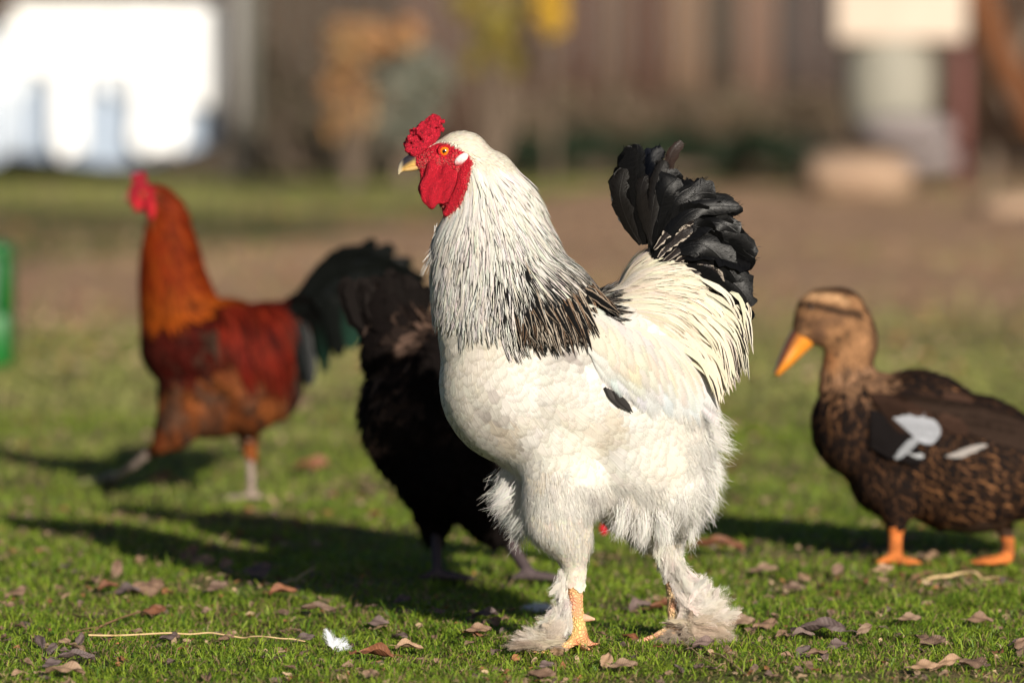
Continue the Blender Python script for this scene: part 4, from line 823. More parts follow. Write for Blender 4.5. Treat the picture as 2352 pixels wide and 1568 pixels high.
    # sleek feathers on the lower thighs
    th = Plumes(); P, Nn = B.sample(1100, lambda px, py, P, n: ((py > 1150) & (py < 1312) & ((px < 1410) | (py > 1225))).astype(float)); n = len(P)
    tf = make_flow([(1250, 1150, .1, 1), (1250, 1230, .45, 1), (1300, 1250, .3, 1), (1340, 1200, -.2, 1), (1320, 1300, .1, 1), (1520, 1250, .1, 1), (1540, 1290, .1, 1)], Y)
    C, Ns = drape(B, P, Nn, rng.uniform(0.016, 0.03, n), 6, tf, 0.001, 0.0035, 0.9, 0.2, 0.12); th.add(C, Ns, rng.uniform(0.005, 0.009, n), fprof(6, 'round'), cvar((0.75, 0.69, 0.58), n, 0.05), camber=0.3)
    th.make('thigh_feathers', M_white, root, O)
    # --- feathered feet
    ft = Plumes(); dirty = (0.52, 0.43, 0.33); clean = (0.74, 0.70, 0.64)
    def clump(n, p0, p1, y, d0, Lr, hw, c0, c1, spread=0.35, sp=8, barbs=18, vane=0.4, wob=0.012):
        f = rng.random(n); a = np.array([X(p0[0] + (p1[0] - p0[0]) * g + rng.normal() * sp, p0[1] + (p1[1] - p0[1]) * g + rng.normal() * sp, y + rng.normal() * wob) for g in f])
        a[:, 2] = np.maximum(a[:, 2], 0.012); dd = np.array([[d0[0] * (1 - g) + d0[2] * g, 0, -(d0[1] * (1 - g) + d0[3] * g)] for g in f]); D = norm(norm(dd) + rng.normal(size=(n, 3)) * spread); D[:, 2] = np.where(a[:, 2] + D[:, 2] * Lr[1] < 0.006, np.abs(D[:, 2]) * 0.1, D[:, 2]); D = norm(D)
        v = norm(np.tile((0.1, -1, 0.35), (n, 1)) + rng.normal(size=(n, 3)) * 0.3); Nr = norm(v - (v * D).sum(1, keepdims=True) * D); c = lerp(cvar(c0, n, 0.1), cvar(c1, n, 0.1), f); L = rng.uniform(*Lr, n)
        ft.downy(a, D, Nr, L, rng.uniform(*hw, n), c, barbs=int(barbs * 0.8), curl=0.25, wd=0.00024, nrm=norm(Nr * 0.5 + np.array((0.1, -1, 0.4))))
        kk = rng.integers(0, n, n * 14); dd2 = norm(D[kk] + rng.normal(size=(len(kk), 3)) * 0.3); qq = a[kk] + rng.normal(size=(len(kk), 3)) * 0.003; ll = L[kk][:, None] * rng.uniform(0.3, 0.95, (len(kk), 1)); e_ = qq + D[kk] * ll * 0.5 + dd2 * ll * 0.5; e_[:, 2] = np.maximum(e_[:, 2], 0.004)
        ft.strands(np.stack([qq, qq + D[kk] * ll * 0.5, e_], 1), 0.00022, c[kk], nrm=np.tile((0.15, -1, 0.4), (len(kk), 1)))
        m_ = int(n * vane); t = np.linspace(0, 1, 8)[None, :, None]; C = a[:m_, None] + D[:m_, None] * t * L[:m_, None, None] * 0.95 - Nr[:m_, None] * t * t * 0.25 * L[:m_, None, None]
        ft.add(C, np.repeat(Nr[:m_, None], 8, 1), rng.uniform(*hw, m_) * 0.42, fprof(8, 'round'), c[:m_], camber=0.35, jitter=0.25)
    # left foot
    clump(70, (1292, 1300), (1300, 1400), -0.052, (-.1, 1, -.3, 1), (0.015, 0.028), (0.005, 0.009), clean, clean, 0.25, 5, 18, 0.4, 0.006)
    clump(110, (1295, 1390), (1262, 1462), -0.06, (-.5, 1, -1, .8), (0.02, 0.038), (0.006, 0.011), clean, dirty, 0.3, 8)
    clump(120, (1285, 1455), (1225, 1482), -0.07, (-1, .15, -1, 0.1), (0.022, 0.042), (0.006, 0.011), (0.55, 0.47, 0.38), (0.34, 0.27, 0.2), 0.35, 8)
    clump(60, (1250, 1455), (1215, 1475), -0.06, (-1, -.35, -1, -.2), (0.018, 0.035), (0.005, 0.010), (0.66, 0.6, 0.52), (0.5, 0.42, 0.34), 0.3, 7)
    # right foot
    clump(90, (1525, 1265), (1550, 1300), 0.02, (.0, 1, .1, 1), (0.014, 0.024), (0.004, 0.008), clean, clean, 0.25, 10, 18, 0.3, 0.01)
    clump(130, (1548, 1290), (1572, 1345), 0.02, (.4, 1, .7, .8), (0.018, 0.032), (0.006, 0.010), (0.68, 0.63, 0.58), (0.72, 0.68, 0.62), 0.4, 9)
    clump(110, (1560, 1350), (1585, 1410), 0.02, (.6, .9, .8, .6), (0.02, 0.036), (0.007, 0.012), clean, (0.68, 0.62, 0.54), 0.4, 9)
    clump(170, (1590, 1385), (1630, 1440), 0.02, (.4, -1, 1, -.1), (0.025, 0.045), (0.007, 0.013), (0.74, 0.7, 0.64), (0.64, 0.57, 0.48), 0.4, 12)
    clump(170, (1580, 1430), (1630, 1475), 0.01, (.5, 1, .8, .45), (0.02, 0.042), (0.007, 0.013), (0.52, 0.43, 0.33), (0.40, 0.32, 0.24), 0.45, 13)
    clump(70, (1545, 1462), (1590, 1480), -0.01, (-.5, .5, .4, .7), (0.014, 0.03), (0.006, 0.010), (0.36, 0.29, 0.23), (0.32, 0.26, 0.2), 0.5, 9)
    ft.make('foot_feathers', M_fluff, root, O)
    # --- spur and claws
    sp_ = MB(); sp_.tube([X(1336, 1410, -0.045), X(1348, 1411, -0.05), X(1362, 1412, -0.056)], np.array((10, 8, 3.5)) * s, seg=10); V_, Q_, T_ = sp_.arrays()
    link('spur', mesh_np('spur', V_, Q_, T_, np.tile((0.68, 0.42, 0.28), (len(V_), 1))), M_beak, root, O)
    for (a, b_, c_, y) in (((1205, 1490), (1196, 1492), (1188, 1496), -0.082), ((1350, 1489), (1352, 1494), (1353, 1500), -0.102), ((1375, 1484), (1384, 1487), (1391, 1491), -0.03), ((1471, 1474), (1462, 1477), (1455, 1481), 0.018), ((1520, 1482), (1513, 1486), (1508, 1490), -0.027)):
        cl = MB(); cl.tube([X(*a, y), X(*b_, y), X(*c_, y)], np.array((5.5, 4, 1.2)) * s, seg=8); V_, Q_, T_ = cl.arrays(); V_[:, 2] = np.maximum(V_[:, 2], 0.002)
        link('claw', mesh_np('claw', V_, Q_, T_, np.tile((0.55, 0.40, 0.24), (len(V_), 1))), M_beak, root, O)
    # --- beak
    bk = MB(); bk.tube([X(962, 368), X(943, 371), X(928, 380), X(919, 392), X(916, 399)], np.array((17, 15.5, 11.5, 6, 2)) * s, np.array((15, 13, 9.5, 5, 2)) * s, seg=18, sub=5); V_, Q_, T_ = bk.arrays(); bx, by = proj(V_, Y)
    d = (by - (356 + (958 - bx) * 0.62)); cc = lerp((0.03, 0.025, 0.03), (0.68, 0.42, 0.13), sstep(2, 17, d)); cc = lerp(cc, (0.5, 0.42, 0.28), sstep(928, 918, bx)); cc = lerp(cc, (0.16, 0.07, 0.05), sstep(953, 960, bx))
    link('beak', mesh_np('beak', V_, Q_, T_, cc), M_beak, root, O, label='hooked beak, dark above and yellow below')
    bk = MB(); bk.tube([X(964, 381), X(950, 386), X(934, 390), X(927, 392)], np.array((8, 7, 4.5, 2)) * s, np.array((11, 10, 7, 2)) * s, seg=14); V_, Q_, T_ = bk.arrays(); link('lower_beak', mesh_np('lower_beak', V_, Q_, T_, np.tile((0.52, 0.34, 0.13), (len(V_), 1))), M_beak, root, O)
    # --- comb
    cm = MB(); poly = [(930, 332), (941, 310), (948, 296), (958, 289), (967, 280), (988, 269), (1004, 267.5), (1015, 275), (1014, 294), (1002, 303), (981, 329), (972, 352), (950, 358), (936, 347)]
    k_ = 0
    while k_ < 230:
        qx, qy = rng.uniform(928, 1018), rng.uniform(266, 360)
        if not inpoly(qx, qy, poly): continue
        yr = rng.choice([-1, 0, 1]) * 0.0075 * (0.55 if qy < 300 else 1); r0 = rng.uniform(3.2, 7.0) * s; cm.ell(X(qx, qy, yr + rng.normal() * 0.0015), (r0, r0 * 0.9, r0 * rng.uniform(0.8, 1.4)), rng.uniform(-1, 1), n=6); k_ += 1
    for (qx, qy) in poly[:9]: cm.ell(X(qx + 3, qy + 4, rng.normal() * 0.003), (5 * s, 5 * s, 6.5 * s), 0, n=6)
    cm.tube([X(952, 352), X(975, 335), X(1000, 308)], np.array((12, 16, 12)) * s, (0.011, 0.012, 0.008)); V_, Q_ = remesh(cm, 0.0011, 3); nn = vnormals(V_, Q_); V_ = V_ + nn * (0.0006 * nz(V_, 900, 5))[:, None]
    cc = np.array((0.40, 0.012, 0.028)) * (1 + 0.3 * nz(V_, 350, 3))[:, None]; cc = np.where((nz(V_, 330, 17) > 0.74)[:, None], (0.03, 0.012, 0.012), cc); link('comb', mesh_np('comb', V_, Q_, None, cc), M_red, root, O, label='knobbly red pea comb with black flecks')
    # --- wattles, ear flaps, earlobes
    for sg in (-1, 1):
        wt = MB(); y = sg * 0.019
        wt.tube([X(1005, 385, y), X(994, 425, y + sg * .004), X(990, 462, y + sg * .004)], np.array((26, 27, 20)) * s, (0.008, 0.0055, 0.0065)); wt.tube([X(975, 388, y * .5), X(972, 420, y * .6), X(976, 450, y * .7)], np.array((11, 10, 9)) * s, (0.008, 0.007, 0.006))
        wt.tube([X(1035, 395, y * 1.15), X(1028, 430, y * 1.2), X(1012, 464, y * 1.2)], np.array((22, 20, 10)) * s, (0.0095, 0.006, 0.004)); wt.ell(X(985, 455, y + sg * .005), (17 * s, 0.006, 24 * s), -0.3)
        V_, Q_ = remesh(wt, 0.0012, 4); nn = vnormals(V_, Q_); fx, fy = proj(V_, Y); fold = np.sin((fx * 0.9 + fy * 0.25) * 0.20 + 1.2 * np.sin(fy * 0.06)); V_ = V_ + nn * (0.0022 * fold + 0.0007 * nz(V_, 700, 3))[:, None]
        link('wattle', mesh_np('wattle', V_, Q_, None, np.array((0.40, 0.011, 0.024)) * (1 + 0.15 * nz(V_, 300, 3))[:, None]), M_red, root, O)
        ef = MB(); h = sg * 0.026; ef.tube([X(1074, 372, h * 1.05), X(1066, 400, h * 1.12), X(1060, 430, h * 1.1), X(1045, 462, h * 1.0), X(1024, 490, h * .8)], np.array((12, 14, 15, 14, 8)) * s, (0.005, 0.005, 0.0055, 0.005, 0.004)); V_, Q_ = remesh(ef, 0.0012, 4); nn = vnormals(V_, Q_)
        V_ = V_ + nn * (0.0007 * nz(V_, 500, 3))[:, None]; link('ear_flap', mesh_np('ear_flap', V_, Q_, None, np.array((0.36, 0.009, 0.02)) * (1 + 0.2 * nz(V_, 300, 3))[:, None]), M_red, root, O)
        a = X(1060, 365); hit = B.bvh.ray_cast(Vector((a[0], sg * 0.4, a[2])), Vector((0, -sg, 0)))[0]; el = MB(); el.ell(np.array(hit), (19 * s, 0.0035, 10 * s), -0.7); V_, Q_, T_ = el.arrays(); fx, fy = proj(V_, Y)
        link('earlobe', mesh_np('earlobe', V_, Q_, T_, lerp((0.68, 0.63, 0.61), (0.5, 0.12, 0.13), sstep(362, 379, fy + 2.5 * nz(V_, 500, 2)))), M_plain, root, O)
        eye_obj(B, root, O, 1022, 347, sg, 0.0082, (0.80, 0.19, 0.008), Y, (0.62, 0.4, 0.36), 0.5, 0.36)
        e0 = X(1023, 347); hit = B.bvh.ray_cast(Vector((e0[0], sg * 0.4, e0[2])), Vector((0, -sg, 0)))[0]; th_ = np.linspace(0, 2 * np.pi, 22); lid = MB()
        Pl = [np.array(hit) + np.array((math.cos(a_) * 14.5 * s, 0.0002 * sg, math.sin(a_) * 12.0 * s - math.cos(a_) * 1.0 * s)) for a_ in th_]; lid.tube(Pl, [0.0019] * 22, seg=8, sub=2, latvec=(0.01, 1, 0.02)); V_, Q_, T_ = lid.arrays(); link('eyelid', mesh_np('eyelid', V_, Q_, T_, np.tile((0.45, 0.015, 0.02), (len(V_), 1))), M_red, root, O)
    return root
build_main()

# ================================================================== THE OTHER BIRDS
def simple_leg(mb, Xf, s, pts, r, y):
    P = np.array([Xf(p[0], p[1], y + (p[2] if len(p) > 2 else 0)) for p in pts]); mb.tube(P, np.array(r) * s, seg=12)
def toes(mb, c, z, dirs, L, r):
    for (a, k) in dirs:
        d = np.array((math.cos(a), math.sin(a), 0)); P = [np.array((c[0], c[1], z + r * 1.5)), np.array((c[0], c[1], z + r * 1.3)) + d * L * k * 0.5, np.array((c[0], c[1], z + r * 0.6)) + d * L * k]
        mb.tube(P, [r * 1.2, r, r * 0.5], seg=8, latvec=(-d[1], d[0], 0.01))

def build_red():
    Y = 2.72; s = mpp(Y); O = np.array((*Gp(480, 1150)[:2], 0.0)); X = lambda px, py, y=0.0: Wp(px, py, Y) + np.array((0, y, 0))
    root = thing('rooster', 'slim rust red rooster with dark green tail striding left, blurred behind', 'rooster', O)
    mb = MB(); E = lambda px, py, rx, rz, ry, y=0.0, rot=0.0: mb.ell(X(px, py, y), (rx * s, ry, rz * s), rot)
    E(425, 790, 100, 100, 0.078); E(520, 820, 130, 128, 0.086); E(600, 820, 95, 120, 0.072); E(655, 770, 75, 75, 0.048); E(450, 900, 85, 90, 0.07); E(560, 910, 90, 85, 0.07); E(480, 930, 115, 72, 0.065); E(620, 880, 72, 88, 0.06)
    mb.tube([X(420, 745), X(398, 650), X(388, 560), X(378, 490), X(345, 452)], np.array((92, 74, 58, 45, 32)) * s, (0.06, 0.048, 0.036, 0.028, 0.02)); E(335, 452, 32, 30, 0.018)
    mb.tube([X(435, 930, -.04), X(400, 985, -.045), X(365, 1020, -.045)], np.array((65, 45, 16)) * s, (.036, .028, .012)); mb.tube([X(560, 930, .04), X(565, 975, .04), X(568, 1010, .035)], np.array((65, 42, 14)) * s, (.036, .028, .011))
    f1 = Gp(250, 1112); f2 = Gp(578, 1150); mb.tube([X(372, 1012, -.045), (X(305, 1070, -.05) + f1) / 2 * 0.5 + X(305, 1070, -.05) * 0.5, f1 + np.array((0, 0, .014))], [.010, .008, .009]); mb.tube([X(568, 1000, .035), X(574, 1075, .02) * 0.6 + f2 * 0.4 + np.array((0, 0, .02)), f2 + np.array((0, 0, .014))], [.011, .0085, .009])
    for f_ in (f1, f2): toes(mb, f_, 0.0, ((2.7, 1), (3.2, 1.15), (3.8, 1), (0.2, 0.5)), 0.06, 0.006)
    V, Q = remesh(mb, 0.005, 8, lambda V: np.where(proj(V, Y)[1] > 1010, 0.2, 1.0)); B = Body(V, Q, Y); px, py = proj(V, Y)
    col = np.tile((0.16, 0.05, 0.015), (len(V), 1)); col[(py > 1005) | (V[:, 2] < 0.1)] = (0.30, 0.23, 0.19); col[(px < 358) & (py < 505)] = (0.30, 0.012, 0.02); link('body', mesh_np('body', V, Q, None, col), M_skin, root, O)
    flow = make_flow([(370, 430, 1, .5), (420, 480, .6, 1), (350, 560, 0, 1), (450, 600, .3, 1), (400, 680, .1, 1), (480, 700, 1, .15), (600, 700, 1, 0), (420, 800, .5, .8), (360, 800, .2, 1), (520, 860, .8, .6), (560, 740, .5, 1), (600, 760, .4, 1), (650, 740, 1, .2), (400, 920, .4, 1), (560, 930, .3, 1), (660, 880, .6, .8)], Y)
    P, Nn = B.sample(2600, lambda px, py, P, n: ((py > 660) & (py < 1015) & (P[:, 2] > .1)).astype(float)); px, py = proj(P, Y); n = len(P)
    C, Ns = drape(B, P, Nn, rng.uniform(.03, .05, n), 6, flow, .001, .006, .85, .2, .1)
    c = np.tile((0.045, 0.006, 0.004), (n, 1)); sh = nz(P, 22, 5) * 1.6
    c = lerp(c, (0.19, 0.058, 0.016), sstep(835, 900, py + 30 * sh) * (px < 650) * np.clip(0.8 + 0.4 * sh, 0, 1)); c = lerp(c, (0.30, 0.10, 0.035), np.exp(-(((px - 540) / 45) ** 2 + ((py - 840) / 40) ** 2)) * 0.8)
    c = lerp(c, (0.05, 0.03, 0.02), sstep(-0.1, 0.5, nz(P, 34, 8)) * 0.85 * (py > 740)); c = lerp(c, (0.05, 0.03, 0.022), sstep(610, 670, px) * 0.8); c = lerp(c, (0.03, 0.012, 0.008), sstep(380, 330, px) * 0.5)
    pl = Plumes(); pl.add(C, Ns, rng.uniform(.011, .016, n), fprof(6, 'round'), c * rng.uniform(.45, 1.4, (n, 1)), camber=.3); pl.make('body_feathers', M_dark, root, O)
    P, Nn = B.sample(1500, lambda px, py, P, n: ((py < 690) & (px < 490) & ~((px < 352) & (py < 500))).astype(float)); px, py = proj(P, Y); n = len(P); K = 8
    C, Ns = drape(B, P, Nn, rng.uniform(.05, .085, n) * np.where(py < 480, .5, 1), K, flow, .002, .009, .75, .3, .06); cc = lerp((0.18, 0.020, 0.003), (0.30, 0.062, 0.006), np.clip(sstep(560, 670, py) + .3 * rng.normal(size=n), 0, 1)); cc = lerp(cc, (0.2, 0.03, 0.01), (py < 470) * 0.5)
    hk = Plumes(); hk.add(C, Ns, .0055, fprof(K, 'lance'), cc * rng.uniform(.45, 1.3, (n, 1)), camber=.3)
    P, Nn = B.sample(420, lambda px, py, P, n: inpoly(px, py, [(490, 695), (630, 695), (640, 790), (560, 770)]).astype(float)); n = len(P); hk2 = Plumes()
    C, Ns = drape(B, P, Nn, rng.uniform(.06, .14, n), 9, make_flow([(560, 740, .15, 1), (620, 760, .3, 1)], Y), .004, .012, .75, .4, .05); hk2.add(C, Ns, .006, fprof(9, 'lance'), cvar((0.11, 0.010, 0.004), n, .4, .1), camber=.3)
    hk.make('neck_feathers', M_hack, root, O); hk2.make('saddle_feathers', M_hack, root, O)
    tl = Plumes()
    for (e, m_, w, col) in [((970, 660), (830, 500), 30, 0), ((960, 640), (820, 530), 32, 0), ((940, 610), (800, 550), 32, 0), ((900, 580), (780, 570), 34, 0), ((860, 575), (760, 590), 32, 0), ((820, 578), (740, 600), 28, 0), ((930, 680), (840, 570), 34, 0), ((900, 700), (800, 600), 36, 0), ((860, 720), (780, 620), 36, 0), ((850, 765), (780, 650), 34, 1), ((820, 790), (760, 670), 34, 1), ((780, 800), (730, 690), 34, 0), ((740, 830), (710, 720), 32, 1), ((700, 860), (690, 750), 32, 0), ((730, 800), (700, 700), 32, 0), ((990, 700), (880, 520), 20, 0)]:
        for y0 in (-.026, -.012, 0.0, .012, .026):
            Cc = quill([(640, 745), (m_[0] - 30 * (m_[1] < 620) + rng.normal() * 8, m_[1] + 95 * (m_[1] < 620) + rng.normal() * 8, y0 * .8), (e[0] + rng.normal() * 10, e[1] + rng.normal() * 10, y0)], Y, y0, 14)[None]
            gcol = np.array((0.006, 0.007, 0.0065)); colK = np.repeat(np.repeat(gcol[None, None], 14, 1), 1, 0)
            if col and y0 < 0: colK = lerp(colK, (0.016, 0.045, 0.03), sstep(.55, .95, np.linspace(0, 1, 14))[None])
            tl.add(Cc, norm(np.tile(np.array((-.35, -1, -.3)) + rng.normal(size=3) * .35, (1, 14, 1))), w * .68 * s, fprof(14, 'broad'), gcol, camber=.3, cols=5, colK=colK)
    tl.make('tail_feathers', M_black, root, O)
    cm = MB(); [cm.ell(X(rng.uniform(303, 338), rng.uniform(402, 440)), (9 * s, .005, 12 * s), n=6) for _ in range(26)]; cm.ell(X(312, 450), (22 * s, .012, 26 * s)); V, Q = remesh(cm, .003, 3); link('comb', mesh_np('comb', V, Q, None, np.tile((0.26, .012, .022), (len(V), 1))), M_red, root, O)
    wt = MB(); wt.ell(X(318, 468, -.01), (15 * s, .006, 20 * s)); wt.ell(X(350, 480, -.025), (11 * s, .005, 26 * s)); V, Q = remesh(wt, .003, 3); link('wattle', mesh_np('wattle', V, Q, None, np.tile((0.5, .02, .03), (len(V), 1))), M_red, root, O)
    bk = MB(); bk.tube([X(305, 448), X(292, 452), X(284, 460)], np.array((10, 8, 2)) * s, seg=10); V, Q, T = bk.arrays(); link('beak', mesh_np('beak', V, Q, T, np.tile((.3, .2, .1), (len(V), 1))), M_beak, root, O)
    eye_obj(B, root, O, 330, 447, -1, .006, (.5, .1, .01), Y)
build_red()

def build_hen():
    Y = 1.16; s = mpp(Y); O = np.array((*Gp(1090, 1325)[:2], 0.0)); X = lambda px, py, y=0.0: Wp(px, py, Y) + np.array((0, y, 0))
    root = thing('hen', 'black brown hen with raised tail bending down behind the white rooster', 'hen', O)
    mb = MB(); E = lambda px, py, rx, rz, ry, y=0.0, rot=0.0: mb.ell(X(px, py, y), (rx * s, ry, rz * s), rot)
    E(985, 950, 150, 165, 0.10); E(1030, 870, 130, 140, .1); E(1040, 1050, 140, 135, .1); E(1150, 1000, 150, 150, .1); E(925, 800, 85, 95, .06); E(890, 720, 55, 55, .035); E(1230, 1010, 100, 100, .08)
    mb.tube([X(1230, 1000), X(1320, 1060), X(1380, 1120), X(1408, 1160)], np.array((90, 62, 42, 30)) * s, (.06, .045, .03, .02)); E(1415, 1172, 34, 30, .017)
    f1 = Gp(1003, 1335); f2 = Gp(1215, 1335); mb.tube([X(1000, 1130, .03), X(1002, 1195, .03), X(1003, 1230, .03)], np.array((60, 34, 15)) * s); mb.tube([X(1003, 1220, .03), f1 + np.array((0, .0, .014))], [.010, .009])
    mb.tube([X(1100, 1120, -.04), X(1140, 1190, -.04), X(1162, 1235, -.04)], np.array((85, 50, 18)) * s); mb.tube([X(1160, 1225, -.04), f2 + np.array((0, 0, .014))], [.012, .010])
    for f_ in (f1, f2): toes(mb, f_, 0.0, ((0.5, 1), (0.0, 1.1), (-.5, 1), (3.0, 0.5)), 0.06, 0.007)
    V, Q = remesh(mb, 0.005, 10, lambda V: np.where(proj(V, Y)[1] > 1215, 0.2, 1.0)); B = Body(V, Q, Y); px, py = proj(V, Y)
    col = np.tile((0.018, 0.013, 0.011), (len(V), 1)); col[(py > 1225) & (V[:, 2] < .12)] = (0.10, .075, .075); link('body', mesh_np('body', V, Q, None, col), M_plain, root, O)
    flow = make_flow([(900, 700, -.3, -1), (860, 800, -.7, .3), (850, 900, -.4, 1), (950, 800, -.5, .4), (960, 900, -.6, .8), (1000, 1000, -.5, 1), (1050, 1100, -.3, 1), (1150, 900, -1, .3), (1300, 1050, -.8, -.4)], Y)
    P, Nn = B.sample(2600, lambda px, py, P, n: (py < 1215).astype(float)); px, py = proj(P, Y); n = len(P)
    C, Ns = drape(B, P, Nn, rng.uniform(.03, .055, n), 6, flow, .001, rng.uniform(.006, .015, n), .7, .2, .15); br = np.clip(sstep(-.1, .8, nz(P, 24, 4)) * sstep(1000, 900, py) * sstep(660, 740, py), 0, 1); br = np.maximum(br, 1.0 * np.exp(-(((px - 885) / 40) ** 2 + ((py - 960) / 28) ** 2)))  # br: brown upper back, its sunlit sheen put into the feather colour
    c = lerp((0.008, .006, .0055), (0.18, .11, .08), br * rng.random(n)); pl = Plumes(); pl.add(C, Ns, rng.uniform(.010, .016, n), fprof(6, 'round'), c, camber=.3)
    k = rng.integers(0, n, 5000); tg = norm(C[k, -1] - C[k, -2]); pl.strands(np.stack([C[k, -1], C[k, -1] + tg * .006, C[k, -1] + norm(tg + rng.normal(size=tg.shape) * .4) * .014], 1), .0006, c[k]); pl.make('body_feathers', M_dark, root, O)
    tl = Plumes()
    for i in range(46):
        f = i / 45; e = (790 + 190 * f + rng.normal() * 6, 652 - 22 * math.sin(3.1 * f) + 70 * max(0, f - .75) + rng.normal() * 8)
        b_ = (870 + 70 * f, 790 + rng.normal() * 10); Cc = quill([b_, ((b_[0] + e[0]) / 2 - 14 + 10 * f, (b_[1] + e[1]) / 2, 0), (*e, 0)], Y, rng.uniform(-.03, .03), 12)[None]
        tl.add(Cc, norm(np.tile((rng.normal() * .3, -1, .3), (1, 12, 1))), 19 * s, fprof(12, 'broad'), np.array((.007, .0055, .005)) * rng.uniform(.7, 2), camber=.3, cols=5)
    for i in range(30): # hanging fluff at the rump
        e = (834 + rng.uniform(0, 50), 760 + rng.uniform(0, 110)); b_ = (890 + rng.uniform(0, 20), e[1] - 60)
        tl.add(quill([b_, ((b_[0] + e[0]) / 2, (b_[1] + e[1]) / 2 - 12), e], Y, rng.uniform(-.03, .03), 8)[None], norm(np.tile((0, -1, .2), (1, 8, 1))), 14 * s, fprof(8, 'round'), np.array((.03, .02, .016)) * rng.uniform(.6, 2.5), camber=.3)
    tl.make('tail_feathers', M_dark, root, O)
    cm = MB(); cm.ell(X(1425, 1150), (18 * s, .004, 12 * s)); cm.ell(X(1388, 1212, -.01), (13 * s, .005, 17 * s)); cm.ell(X(1410, 1195, -.01), (20 * s, .014, 18 * s)); V, Q = remesh(cm, .003, 3); link('comb', mesh_np('comb', V, Q, None, np.tile((0.55, .015, .025), (len(V), 1))), M_red, root, O)
    bk = MB(); bk.tube([X(1440, 1185), X(1452, 1195), X(1460, 1206)], np.array((9, 7, 2)) * s, seg=10); V, Q, T = bk.arrays(); link('beak', mesh_np('beak', V, Q, T, np.tile((.1, .08, .06), (len(V), 1))), M_beak, root, O)
    eye_obj(B, root, O, 1428, 1166, -1, .005, (.4, .1, .01), Y)
build_hen()

